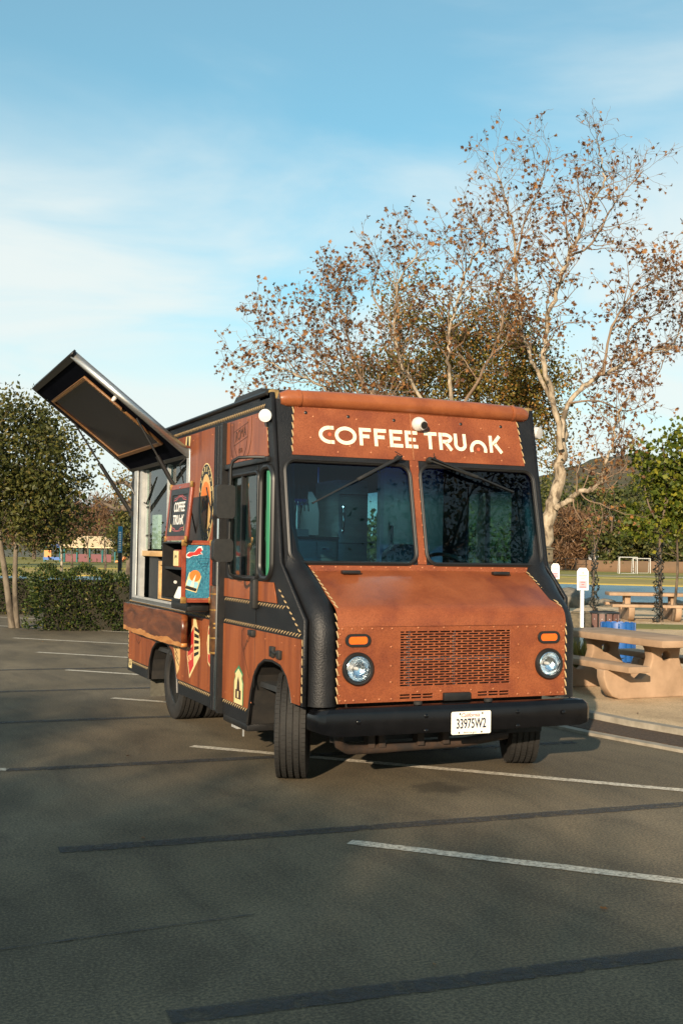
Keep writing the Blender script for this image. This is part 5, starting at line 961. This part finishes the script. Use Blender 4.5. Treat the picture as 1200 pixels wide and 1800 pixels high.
MT['hedgeleaf'] = leafmat('hedge_leaf', [(0, (.016, .030, .007)), (.5, (.040, .064, .013)), (.85, (.075, .098, .02)), (1, (.15, .125, .03))], .25)
MT['brightleaf'] = leafmat('bright_green_leaf', [(0, (.040, .065, .008)), (.5, (.095, .125, .014)), (.85, (.18, .19, .022)), (1, (.28, .25, .03))], .35)
MT['farleaf'] = leafmat('far_green_leaf', [(0, (.024, .036, .010)), (.5, (.058, .070, .017)), (1, (.12, .11, .03))], .2)
MT['farbrown'] = leafmat('bare_brown_twigs', [(0, (.07, .040, .024)), (.5, (.14, .078, .042)), (1, (.22, .13, .065))], .15)
MT['gorse'] = leafmat('dry_tuft', [(0, (.16, .12, .03)), (.6, (.25, .19, .05)), (1, (.10, .12, .03))], .3)
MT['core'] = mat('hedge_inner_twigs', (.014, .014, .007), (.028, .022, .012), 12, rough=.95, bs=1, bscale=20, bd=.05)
def sweep(br):
    Vs = []; Fs = []; n0 = 0
    for pts, rad, k in br:
        P = np.asarray(pts, float); n = len(P); T_ = np.gradient(P, axis=0); T_ /= np.linalg.norm(T_, axis=1)[:, None]+1e-9
        ref = np.array([.31, .22, .92]) if abs(T_[0, 2]) < .8 else np.array([.95, .2, .1]); U = np.cross(T_, ref); U /= np.linalg.norm(U, axis=1)[:, None]+1e-9; W = np.cross(T_, U)
        a = np.arange(k)*2*np.pi/k; r = np.asarray(rad)[:, None, None]
        Vs.append((P[:, None]+r*(U[:, None]*np.cos(a)[None, :, None]+W[:, None]*np.sin(a)[None, :, None])).reshape(-1, 3))
        i = np.arange(n-1)[:, None]*k; j = np.arange(k)[None]; j2 = (j+1) % k
        Fs.append(np.stack([i+j, i+j2, i+k+j2, i+k+j], -1).reshape(-1, 4)+n0); n0 += n*k
    return np.concatenate(Vs), np.concatenate(Fs)
SH = {}
SH['oval'] = (np.array([(0, 0, 0), (-.28, .5, .07), (0, 1, -.06), (.28, .5, .07)]), np.array([(0, 2, 1), (0, 3, 2)]))
SH['wide'] = (np.array([(0, 0, 0), (-.42, .5, .1), (0, 1, -.06), (.42, .5, .1)]), np.array([(0, 2, 1), (0, 3, 2)]))
_m = [(0, 0, 0), (.30, .05, .1), (.55, .30, .2), (.28, .42, .03), (.42, .85, .12), (.12, .68, 0), (0, 1.08, -.12), (-.12, .68, 0), (-.42, .85, .16), (-.28, .42, .03), (-.55, .30, .25), (-.30, .05, .1), (0, .38, -.06)]
SH['maple'] = (np.array(_m), np.array([(12, i, (i+1) % 12) for i in range(12)]))
SH['blade'] = (np.array([(-.05, 0, 0), (.05, 0, 0), (.02, .6, .1), (0, 1, .3)]), np.array([(0, 1, 2), (0, 2, 3)]))
def leaves(P, size, shape, rng, up=0.0, dirs=None):
    P = np.asarray(P, float); n = len(P); S, F = SH[shape]
    d = rng.randn(n, 3) if dirs is None else dirs+rng.randn(n, 3)*.45
    d[:, 2] += up; d /= np.linalg.norm(d, axis=1)[:, None]+1e-9; a = rng.randn(n, 3); u = np.cross(d, a); u /= np.linalg.norm(u, axis=1)[:, None]+1e-9; w_ = np.cross(u, d)
    s = np.asarray(size).reshape(-1, 1, 1)
    V = P[:, None]+s*(u[:, None]*S[None, :, 0:1]+d[:, None]*S[None, :, 1:2]+w_[:, None]*S[None, :, 2:3])
    Fa = (F[None]+(np.arange(n)*len(S))[:, None, None]).reshape(-1, 3)
    return V.reshape(-1, 3), Fa
def grow(rng, p, d, L_, r, lvl, cfg, br, tips):
    n = max(3, int(L_/cfg['seg'][lvl])+1); P = [np.array(p, float)]; d = np.array(d, float); d /= np.linalg.norm(d)
    for i in range(n):
        d = d+rng.randn(3)*cfg['wob'][lvl]; d[2] += cfg['up'][lvl]; d /= np.linalg.norm(d); P.append(P[-1]+d*L_/n)
    rad = np.linspace(r, max(r*.4, cfg['rmin']), n+1); br.append((P, rad, 5 if r > .03 else (4 if r > .012 else 3)))
    kids(rng, P, rad, L_, lvl, cfg, br, tips)
def kids(rng, P, rad, L_, lvl, cfg, br, tips, t0=.25):
    if lvl+1 >= len(cfg['n']):
        tips.append((P[-1], P[-1]-P[-2])); tips.append((P[len(P)//2], P[-1]-P[-2])); return
    k = cfg['n'][lvl+1]; k = max(1, int(k*L_+rng.rand())) if cfg.get('perm') else k
    for j in range(k):
        t = t0+(1-t0)*(j+rng.rand())/k; f = t*(len(P)-1); i = min(int(f), len(P)-2); q = P[i]+(P[i+1]-P[i])*(f-i); ax = P[i+1]-P[i]; ax = ax/np.linalg.norm(ax)
        s = np.cross(ax, rng.randn(3)); s /= np.linalg.norm(s)+1e-9; an = R(cfg['ang'][lvl+1])*(.7+.6*rng.rand()); dd = ax*math.cos(an)+s*math.sin(an)
        ln_ = cfg['len'][lvl+1]*(.6+.7*rng.rand())*(1-.46*t)
        grow(rng, q, dd, ln_, max(min(rad[i]*.55, cfg['rad'][lvl+1]), cfg['rmin']), lvl+1, cfg, br, tips)
def smoothline(pts, m=5):
    P = np.array(pts, float); out = []
    for i in range(len(P)-1):
        p0, p1, p2, p3 = P[max(i-1, 0)], P[i], P[i+1], P[min(i+2, len(P)-1)]
        for t in np.arange(m)/m: out.append(.5*((2*p1)+(-p0+p2)*t+(2*p0-5*p1+4*p2-p3)*t*t+(-p0+3*p1-3*p2+p3)*t**3))
    return np.array(out+[P[-1]])
def sycamore(name, label, limbs, cfg, seed, nleaf, lsize, dep0, keep=None):
    rng = np.random.RandomState(seed); br = []; tips = []; tr = []
    for pl_, r0, r1, dd in limbs:
        pl_ = [(800+(q[0]-800)*.97 if q[0] < 800 else q[0], 760+(q[1]-760)*.925 if q[1] < 760 else q[1])+tuple(q[2:]) for q in pl_]
        pts = [np.array(at(x, y, dep0+dz)) for (x, y, dz) in [(q[0], q[1], (q[2] if len(q) > 2 else dd*i/max(1, len(pl_)-1))) for i, q in enumerate(pl_)]]
        P = smoothline(pts, 6); P[1:-1] += rng.randn(len(P)-2, 3)*min(.035, r0*.35); rad = np.linspace(r0, r1, len(P))
        if r0 > .04: tr.append((P, rad, 9))
        else: br.append((P, rad, 6))
        if pl_[0][1] < 930 or r0 < .12: kids(rng, P, rad, np.linalg.norm(np.diff(P, axis=0), axis=1).sum(), 0, cfg, br, tips, .18)
    b0 = limbs[0][0][0]; base = at(b0[0], b0[1], dep0); e = tag(empty(name, (base.x, base.y, .05)), label, 'tree'); off = np.array([base.x, base.y, .05])
    V, F = sweep(tr); np_mesh('trunk', V-off, F, MT['syc'], e, True)
    V, F = sweep(br); np_mesh('branches', V-off, F, MT['twig'], e)
    tp = np.array([t[0] for t in tips]); pw = np.clip(1.25-tp[:, 2]/9.5, .10, 1)**1.6; i = rng.choice(len(tp), min(nleaf, len(tp)), replace=False, p=pw/pw.sum())
    V, F = leaves(tp[i], lsize[0]+(lsize[1]-lsize[0])*rng.rand(len(i)), 'maple', rng, -.5); tag(np_mesh('dry_leaves', V-off, F, MT['sycleaf'], e), kind='stuff')
    return e, tp
cfgS = dict(n=[0, 5.4, 5.0, 5.4], perm=True, len=[0, 1.25, .66, .34], ang=[0, 48, 50, 50], seg=[.2, .13, .10, .08], wob=[.1, .20, .26, .30], up=[0, .05, .04, .02], rad=[0, .018, .0085, .0048], rmin=.0034)
sycamore('sycamore_tree', 'tall white-barked sycamore with few brown leaves, right of the truck', [
    ([(944, 1105), (946, 1030), (953, 965), (967, 905), (980, 860), (986, 800), (988, 740)], 0.212, .105, .3),
    ([(976, 895), (1000, 880), (1012, 866), (1040, 860), (1058, 842), (1066, 808), (1078, 775), (1085, 730), (1105, 690)], 0.072, .015, -1.2),
    ([(987, 770), (995, 715), (1025, 672), (1063, 648), (1090, 632), (1118, 617), (1150, 604), (1175, 600), (1193, 575), (1198, 545)], 0.064, .012, 1.4),
    ([(986, 790), (968, 690), (955, 620), (962, 545), (978, 490), (995, 433), (1015, 385), (1036, 331), (1063, 276), (1055, 240), (1046, 190)], 0.072, .009, -.8),
    ([(1000, 425), (1040, 400), (1075, 330), (1100, 300), (1130, 262)], 0.030, .008, .9), ([(1060, 650), (1075, 560), (1110, 500), (1150, 470), (1170, 420)], 0.034, .008, -1), ([(968, 700), (930, 610), (912, 540), (905, 440), (897, 350), (880, 290), (866, 225)], 0.051, .008, 1.2),
    ([(906, 440), (925, 350), (950, 290), (965, 220)], 0.025, .007, -.8), ([(1000, 705), (1050, 700), (1100, 720), (1140, 700)], 0.025, .007, .6), ([(1095, 630), (1110, 560), (1160, 530), (1190, 490)], 0.025, .007, .8)],
    cfgS, 11, 3300, (.055, .11), 26)
_, TPB = sycamore('sycamore_tree', 'spreading pale sycamore with bare wide branches behind the truck', [
    ([(815, 1105), (812, 1000), (805, 900), (800, 800), (795, 730)], 0.170, .08, 0),
    ([(797, 760), (790, 670), (787, 600), (802, 520), (820, 450), (850, 400), (842, 370), (790, 378)], 0.047, .008, .8), ([(800, 790), (740, 700), (700, 620), (690, 540), (700, 470), (730, 420), (715, 400)], 0.044, .008, -1.0),
    ([(798, 800), (720, 730), (650, 690), (610, 610), (600, 540), (575, 500), (560, 480)], 0.038, .007, 1.2), ([(800, 830), (700, 760), (640, 715), (585, 686), (537, 662), (490, 640), (448, 624), (402, 642)], 0.047, .008, -.5), ([(600, 695), (560, 620), (520, 580), (490, 556)], 0.024, .007, .8),
    ([(796, 740), (850, 640), (880, 560), (875, 480), (900, 420)], 0.038, .007, -1.1), ([(640, 715), (600, 640), (585, 570), (560, 545), (600, 480)], 0.021, .007, .4), ([(520, 656), (470, 590), (440, 580)], 0.017, .006, .3), ([(690, 560), (650, 500), (660, 450), (640, 460)], 0.021, .006, .5)],
    cfgS, 23, 3600, (.05, .10), 24)
def foliage_tree(name, label, base, trunks, crown, nclump, nleaf, lsize, leaf, bark, seed, shape='oval', clump=.35, group=None, up=.1, cat='tree', hollow=.45, twigs=True, lk='crown'):
    """trunks: polylines; crown: list of ellipsoids (centre, radii); leaves gather in clumps at branch ends"""
    rng = np.random.RandomState(seed); e = tag(empty(name, base), label, cat, group); off = np.array(base, float)
    C = []; w_ = np.array([r[0]*r[1]*r[2] for c, r in crown]); w_ = w_/w_.sum()
    for k in range(nclump):
        c, r = crown[rng.choice(len(crown), p=w_)]; d = rng.randn(3); d /= np.linalg.norm(d); C.append(np.array(c)+d*np.array(r)*(hollow+(1-hollow)*rng.rand()**.6))
    C = np.array(C); br = []
    ends = []
    for pl_, r0, r1 in trunks:
        P = smoothline(pl_, 5); br.append((P, np.linspace(r0, r1, len(P)), 8)); ends += [P[-1], P[int(len(P)*.75)], P[int(len(P)*.55)]]
    ends = np.array(ends)
    if twigs:
        for c in C:
            q = ends[np.argmin(np.linalg.norm(ends-c, axis=1)+(ends[:, 2] > c[2])*.6)]; m = (q+c)/2+rng.randn(3)*.12*np.linalg.norm(c-q); P = smoothline([q, m, c], 3); rr = trunks[0][1]*.16; br.append((P, np.linspace(rr, rr*.3, len(P)), 4))
    V, F = sweep(br); np_mesh('trunk', V-off, F, bark, e, True)
    per = rng.multinomial(nleaf, rng.dirichlet(np.ones(nclump)*4)); pts = np.concatenate([C[i]+rng.randn(m, 3)*np.array([1, 1, .75])*clump*(.6+.8*rng.rand()) for i, m in enumerate(per)])
    pts = pts[pts[:, 2] > .15]
    V, F = leaves(pts, lsize*(.6+.8*rng.rand(len(pts))), shape, rng, up); tag(np_mesh(lk, V-off, F, leaf, e), kind='stuff')
    return e
A3 = lambda px, py, d: np.array(at(px, py, d))
def ell_px(px, py, d, rx, ry, rd): k = d/2000; return (A3(px, py, d), (rx*k, rd, ry*k))
b_ = A3(842, 1100, 27.5); b_[2] = .05
foliage_tree('oak_tree', 'leafy olive-green evergreen oak rising behind the truck roof', b_, [([b_, A3(845, 950, 27.5), A3(850, 800, 27.4), A3(835, 690, 27.4), A3(800, 600, 27.3)], .16, .03), ([A3(848, 830, 27.4), A3(900, 720, 27.6), A3(925, 620, 27.8)], .09, .02), ([A3(846, 850, 27.4), A3(740, 740, 27), A3(700, 650, 27)], .08, .02)],
    [ell_px(720, 640, 27, 62, 95, 1.1), ell_px(800, 700, 27.4, 85, 85, 1.2), ell_px(870, 640, 27.6, 78, 95, 1.2), ell_px(935, 690, 27.8, 55, 110, 1.0), ell_px(960, 800, 27.8, 45, 60, .8), ell_px(650, 665, 27, 60, 45, .8), ell_px(720, 540, 27, 36, 55, .6), ell_px(830, 600, 27.3, 70, 70, 1.0), ell_px(590, 675, 27, 50, 30, .6), ell_px(890, 545, 27.5, 45, 50, .7)], 330, 30000, .082, MT['oakleaf'], MT['bark'], 5, clump=.30)
b_ = A3(22, 1110, 22.6); b_[2] = 0
foliage_tree('olive_tree', 'multi-trunk dark olive-green tree standing beside the hedge', b_, [([b_, A3(14, 1040, 22.6), A3(2, 960, 22.5), A3(-12, 880, 22.4), A3(-20, 800, 22.3)], .075, .03), ([b_+np.array([.10, 0, 0]), A3(27, 1040, 22.6), A3(29, 960, 22.7), A3(40, 870, 22.8), A3(60, 790, 22.9)], .062, .03), ([A3(30, 930, 22.7), A3(70, 880, 22.7), A3(110, 840, 22.6)], .035, .012)],
    [ell_px(20, 800, 22.5, 105, 92, 1.2), ell_px(90, 830, 22.6, 68, 72, 1.0), ell_px(-60, 830, 22.6, 90, 110, 1.2), ell_px(55, 890, 22.7, 88, 70, 1.1), ell_px(35, 735, 22.5, 52, 42, .7), ell_px(118, 790, 22.6, 30, 40, .5), ell_px(95, 930, 22.8, 45, 28, .8)], 260, 22000, .085, MT['oliveleaf'], MT['olivebark'], 7, clump=.24)
b_ = A3(1161, 1104, 27); b_[2] = .05
foliage_tree('young_tree', 'young bright green tree at the right edge with a light-wrapped trunk', b_, [([b_, A3(1160, 1040, 27), A3(1159, 960, 27), A3(1166, 900, 27), A3(1170, 840, 27), A3(1163, 780, 27)], .05, .018), ([A3(1166, 900, 27), A3(1190, 830, 27), A3(1200, 770, 27)], .03, .01), ([A3(1163, 930, 27), A3(1140, 890, 27), A3(1128, 830, 27)], .03, .01), ([b_+np.array([.5, .2, 0]), A3(1190, 1000, 27.1), A3(1186, 900, 27)], .04, .015)],
    [ell_px(1140, 795, 27, 22, 32, .4), ell_px(1192, 790, 27, 26, 38, .5), ell_px(1170, 850, 27, 45, 38, .6), ell_px(1150, 915, 27, 52, 38, .6), ell_px(1205, 880, 27, 40, 60, .6), ell_px(1112, 928, 27, 30, 22, .4), ell_px(1122, 850, 27, 20, 16, .35)], 90, 5200, .115, MT['brightleaf'], MT['bark'], 9, clump=.17, shape='wide', up=.5)
def wrapped_lights(px, y0, y1, dep, label, w=.10, seed=0, sapling=True):
    a, b = A3(px, y1, dep), A3(px, y0, dep); a[2] = .06; e = tag(empty('string_lights', a), label, 'string lights', 'string lights wound round young trunks'); rng = np.random.RandomState(seed); H = b[2]-a[2]; br = []; bl = MB()
    for s in range(5):
        n = 40; t = np.linspace(0, 1, n); ph = rng.rand()*6.28; k = rng.uniform(5, 11)*(1 if s % 2 else -1)
        P = np.stack([w*(.8+.5*np.sin(9*t+ph))*np.cos(k*t*6.28/2+ph), w*(.8+.5*np.sin(7*t+ph))*np.sin(k*t*6.28/2+ph), t*H], 1)+rng.randn(n, 3)*.012
        br.append((P, np.full(n, .010), 4))
        for q in P[::2]: bl.lathe([(-.03, .004), (-.01, .018), (.012, .018), (.03, .004)], q+rng.randn(3)*.015, rng.randn(3), 5)
    V, F = sweep(br); np_mesh('cable', V, F, MT['cable'], e); tag(bl.build('bulbs', MT['cable'], e), kind='stuff'); return e
wrapped_lights(1156, 955, 1104, 26.9, 'dark string lights wound round the young green tree trunk', .10, 1)
wrapped_lights(1043, 958, 1096, 25, 'dark string lights wound round the thin sapling behind the bins', .075, 2)
b_ = A3(1043, 1096, 25.05); b_[2] = .05
foliage_tree('sapling', 'thin leafless sapling wound with lights behind the bins', b_, [([b_, A3(1042, 1020, 25.05), A3(1044, 950, 25.05), A3(1036, 915, 25)], .03, .010), ([A3(1043, 970, 25.05), A3(1055, 930, 25), A3(1058, 905, 25)], .015, .006)], [ell_px(1043, 925, 25, 18, 25, .3)], 14, 90, .07, MT['farbrown'], MT['bark'], 3, clump=.10)
# clipped hedges
def hedge(label, p0, p1, depth, h, n, seed, lsz=.06):
    rng = np.random.RandomState(seed); a, b = np.array([*p0, 0.]), np.array([*p1, 0.]); L_ = np.linalg.norm(b-a); t = (b-a)/L_; nn = np.array([-t[1], t[0], 0]); e = tag(empty('hedge', a), label, 'hedge', 'clipped hedges round the parking lot')
    nx, ny, nz = int(L_/.16), max(3, int(depth/.2)), int(h/.16); pts = []; dr = []
    def surf(u, v, z):   # uneven clipped outline
        bul = .16*math.sin(u*1.9+seed)+.10*math.sin(u*4.3+z*3)+.07*math.sin(8*u+6*z+2*v)+.04*math.sin(17*u+13*z)
        return bul
    while len(pts) < n:
        f = rng.rand(); u, v, z = rng.rand()*L_, rng.rand()*depth, rng.rand()**.9*h; d = np.zeros(3)
        if f < .50: v = 0+abs(rng.randn())*.07; v -= surf(u, 0, z)*.7; d = -nn
        elif f < .80: z = h-abs(rng.randn())*.06+surf(u, v, h)*.8; d = np.array([0, 0, 1.])
        elif f < .88: u = 0+abs(rng.randn())*.06-surf(v, 0, z); d = -t
        elif f < .93: u = L_-abs(rng.randn())*.06; d = t
        else: v = depth-abs(rng.randn())*.06; d = nn
        if rng.rand() < .07: z += rng.rand()**2*.22
        pts.append(t*u+nn*v+np.array([0, 0, z])); dr.append(d)
    V, F = leaves(np.array(pts), lsz*(.6+.8*rng.rand(n)), 'oval', rng, .2, np.array(dr)*.9); tag(np_mesh('foliage', V, F, MT['hedgeleaf'], e), kind='stuff')
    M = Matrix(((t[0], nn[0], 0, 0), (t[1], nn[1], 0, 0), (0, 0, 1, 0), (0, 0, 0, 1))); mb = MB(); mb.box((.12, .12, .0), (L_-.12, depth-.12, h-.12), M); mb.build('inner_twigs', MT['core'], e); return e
hedge('clipped green hedge between the olive tree and the truck', (-.66, 15.75), (2.6, 14.4), 1.35, 1.08, 15000, 1); hedge('lower dark hedge farther back, left of the olive tree trunk', (-3.6, 22.2), (.05, 20.9), 1.2, .95, 8000, 2)
hedge('long dark hedge behind the parking lot at its far left', (-16, 27), (-4.3, 23.6), 1.2, 1.1, 6000, 3, .09)
# dry tufts and fallen leaves
p = at(1015, 1150, 15.6); tf = np.random.RandomState(3); P = np.array([[tf.randn()*.10, tf.randn()*.10, 0] for _ in range(260)]); V, F = leaves(P, .25+.22*tf.rand(260), 'blade', tf, 0, np.array([[q[0]*3.5, q[1]*3.5, 1.2] for q in P])); tag(np_mesh('grass_clump', V, F, MT['gorse'], None, False, (p.x, p.y, .06)), 'yellow-green ornamental grass clump at the foot of the bollard', 'grass')
rng = np.random.RandomState(77); P = np.stack([rng.uniform(3.2, 14, 420), rng.uniform(1.2, 20, 420), np.full(420, .072)], 1); V, F = leaves(P, .05+.06*rng.rand(420), 'maple', rng, 0, np.stack([rng.randn(420), rng.randn(420), np.zeros(420)], 1)); V[:, 2] = .064+np.abs(V[:, 2]-.072)*.35; tag(np_mesh('fallen_leaves', V, F, MT['sycleaf']), 'scattered dry leaves fallen on the sandy ground', 'leaves', kind='stuff')
rng = np.random.RandomState(78); P = np.stack([rng.uniform(-9, 1.9, 60), rng.uniform(-4, 14, 60), np.full(60, .012)], 1); V, F = leaves(P, .02+.025*rng.rand(60), 'maple', rng, 0, np.stack([rng.randn(60), rng.randn(60), np.zeros(60)], 1)); V[:, 2] = .010+np.abs(V[:, 2]-.012)*.3; tag(np_mesh('leaf_litter', V, F, MT['sycleaf']), 'few tiny dry leaves lying on the asphalt', 'leaves', kind='stuff')
# background trees
def bg(name, label, px, ybase, ytop, dep, wpx, leaf, seed, n=1800, ls=None, grp=None, nc=46, bark=None, clump=None, wide=.75, shape='wide', zlow=.25, up=.1):
    b = A3(px, ybase, dep); b[2] = 0; top = A3(px, ytop, dep)[2]; k = dep/2000; rw = wpx*k/2; z0 = top*zlow
    tr = [([b, b+np.array([0, 0, top*.35]), b+np.array([rw*.1, 0, top*.7])], .035*top, .012*top)]
    foliage_tree(name, label, b, tr, [(b+np.array([0, 0, (top+z0)/2]), (rw, rw, (top-z0)/2)), (b+np.array([rw*.45, 0, z0+(top-z0)*.35]), (rw*.7, rw*.7, (top-z0)*.32)), (b+np.array([-rw*.5, 0, z0+(top-z0)*.4]), (rw*.65, rw*.65, (top-z0)*.33))], nc, n, ls or max(.12, dep*.0034), leaf, bark or MT['bark'], seed, shape, clump or rw*.17, grp, up, hollow=.5)
G1 = 'trees beyond the playground'; G2 = 'trees across the lake'
bg('background_tree', 'tall olive tree beyond the hedge at the far left edge', -60, 992, 800, 90, 150, MT['farleaf'], 31, 2200, grp=G1)
bg('background_tree', 'brownish tree crown showing behind the olive tree', 60, 990, 868, 140, 140, MT['farbrown'], 32, 5000, .8, grp=G1, shape='blade', up=.8)
bg('background_tree', 'brown bare tree rising behind the tan playground shelter', 150, 988, 868, 145, 110, MT['farbrown'], 33, 5000, .8, grp=G1, shape='blade', up=.8)
bg('background_tree', 'round brown-green tree right of the tan playground shelter', 215, 988, 862, 135, 90, MT['farbrown'], 34, 5000, .7, grp=G1, shape='blade', up=.8)
bg('background_tree', 'feathery green tree right of the blue pole sign', 226, 1000, 872, 56, 66, MT['oliveleaf'], 35, 2600, .13, G1, clump=.22)
bg('background_tree', 'green tree behind the truck rear beyond the playground', 300, 990, 850, 100, 130, MT['farleaf'], 36, 2200, grp=G1)
bg('background_tree', 'broad green tree hidden mostly by the truck body', 420, 992, 860, 100, 160, MT['farleaf'], 37, 2000, grp=G1)
b_ = A3(262, 1003, 52); b_[2] = 0
foliage_tree('gnarled_oak', 'gnarled oak with twisted limbs showing above the hatch strut', b_, [([b_, A3(262, 950, 52), A3(255, 915, 52), A3(240, 890, 52), A3(222, 893, 52), A3(205, 893, 52), A3(190, 888, 52), A3(178, 880, 52)], .32, .05), ([A3(255, 915, 52), A3(245, 870, 52), A3(220, 848, 52), A3(203, 850, 52), A3(188, 838, 52), A3(172, 832, 52)], .16, .03), ([A3(250, 900, 52), A3(262, 850, 52), A3(250, 820, 52), A3(225, 815, 52)], .18, .03)], [ell_px(235, 860, 52, 45, 40, 1), ell_px(262, 840, 52, 50, 50, 1), ell_px(200, 872, 52, 25, 18, .6)], 46, 1500, .14, MT['oakleaf'], MT['bark'], 12, clump=.34)
for k, (px, dep, lab) in enumerate(((108, 66, 'leftmost slim white-wrapped trunk below the shelter'), (126, 70, 'second slim trunk from the left below the shelter'), (155, 68, 'slim trunk standing in front of the shelter middle'), (185, 68, 'slim trunk standing in front of the orange slide'))):
    b_ = A3(px, 1006, dep); b_[2] = 0
    foliage_tree('slim_tree', 'young tree: '+lab, b_, [([b_, A3(px+1, 985, dep), A3(px-1, 960, dep)], .10, .03)], [ell_px(px-4, 940, dep, 14, 16, .5)], 12, 160, .16, MT['farbrown'], MT['syc'] if k == 0 else MT['bark'], 60+k, clump=.22, group='slim young trees in front of the playground')
bg('background_tree', 'rusty brown bare thicket left of the light-wrapped sapling', 985, 1004, 892, 116, 80, MT['farbrown'], 41, 5200, .75, G2, zlow=.05, shape='blade', up=1.2)
bg('background_tree', 'rusty brown bare tree behind the light-wrapped sapling', 1030, 1004, 885, 118, 76, MT['farbrown'], 42, 5200, .75, G2, zlow=.05, shape='blade', up=1.2)
bg('background_tree', 'dark green tree left of the football goals', 1072, 1006, 872, 112, 74, MT['farleaf'], 43, 3400, .34, G2, zlow=.08)
bg('background_tree', 'wide green tree right behind the football goals', 1118, 1005, 878, 114, 84, MT['farleaf'], 44, 3400, .34, G2, zlow=.10)
bg('background_tree', 'green tree behind the young bright tree trunk', 1160, 1005, 890, 112, 70, MT['farleaf'], 45, 3000, .34, G2, zlow=.15)
bg('background_tree', 'olive green tree at the right edge across the lake', 1205, 1006, 880, 114, 80, MT['oakleaf'], 46, 3000, .34, G2, zlow=.15)
bg('background_tree', 'tall dark tree behind the white tree trunk across the lake', 955, 1004, 842, 125, 90, MT['farleaf'], 47, 3200, .36, G2, zlow=.1)
bg('background_tree', 'high green treetop directly below the hill', 1050, 1004, 838, 160, 120, MT['farleaf'], 48, 3200, .5, G2)
bg('background_tree', 'high green treetop right below the hill', 1130, 1004, 842, 165, 120, MT['farleaf'], 49, 3200, .5, G2)
bg('background_tree', 'high green treetop left below the hill', 985, 1004, 836, 170, 110, MT['farleaf'], 50, 3000, .5, G2)
bg('background_tree', 'green treetop at the right edge below the hill', 1200, 1004, 850, 160, 110, MT['farleaf'], 51, 2800, .5, G2)
# a far wood closing the view behind the playground and the lake's left end
rng = np.random.RandomState(5); PW = []
for (xa, ya), (xb, yb), n_ in (((-75, 172), (62, 158), 64), ((-75, 168), (-80, 60), 40), ((34, 112), (62, 104), 18), ((62, 150), (150, 95), 34)):
    for k in range(n_):
        t_ = (k+rng.rand())/n_; c = np.array([xa+(xb-xa)*t_+rng.randn()*2, ya+(yb-ya)*t_+rng.randn()*2, 0]); h = rng.uniform(4.2, 7.5)
        q = rng.randn(190, 3)*np.array([1.5, 1.5, h*.24])+c+np.array([0, 0, h*.5]); PW.append(q[q[:, 2] > 0])
PW = np.concatenate(PW); V, F = leaves(PW, .55*(.6+.8*rng.rand(len(PW))), 'wide', rng, .2); tag(np_mesh('far_wood', V, F, MT['farleaf']), 'far-off belt of trees closing the horizon behind the playground', 'wood', kind='stuff')
# trees behind the photographer: they shade the near asphalt and show in the windscreen
def shade_tree(x, y, z, r, rz, n, lab, seed, ls=.16):
    b = np.array([x, y, 0.]); foliage_tree('shade_tree', lab, b, [([b, b+np.array([.1, 0, z*.5]), b+np.array([0, .1, z*.9])], .15, .05), ([b+np.array([.05, 0, z*.5]), b+np.array([r*.5, .2, z])], .08, .03), ([b+np.array([.05, 0, z*.5]), b+np.array([-r*.5, -.2, z])], .08, .03)], [(b+np.array([0, 0, z]), (r, r, rz))], 130, n, ls, MT['oliveleaf'], MT['bark'], seed, 'oval', .30, 'trees behind the photographer')
shade_tree(-21.4, -17.4, 8.0, 2.2, .80, 9000, 'shade tree left of the photographer, farthest forward', 71); shade_tree(-20.6, -22.0, 8.0, 2.2, .80, 9000, 'middle shade tree behind the photographer', 72); shade_tree(-19.6, -24.8, 8.0, 2.2, .80, 9000, 'shade tree straight behind the photographer', 73)
shade_tree(5.3, -5.9, 4.7, 2.0, 1.7, 7500, 'shade tree to the right of the photographer', 74, .085)
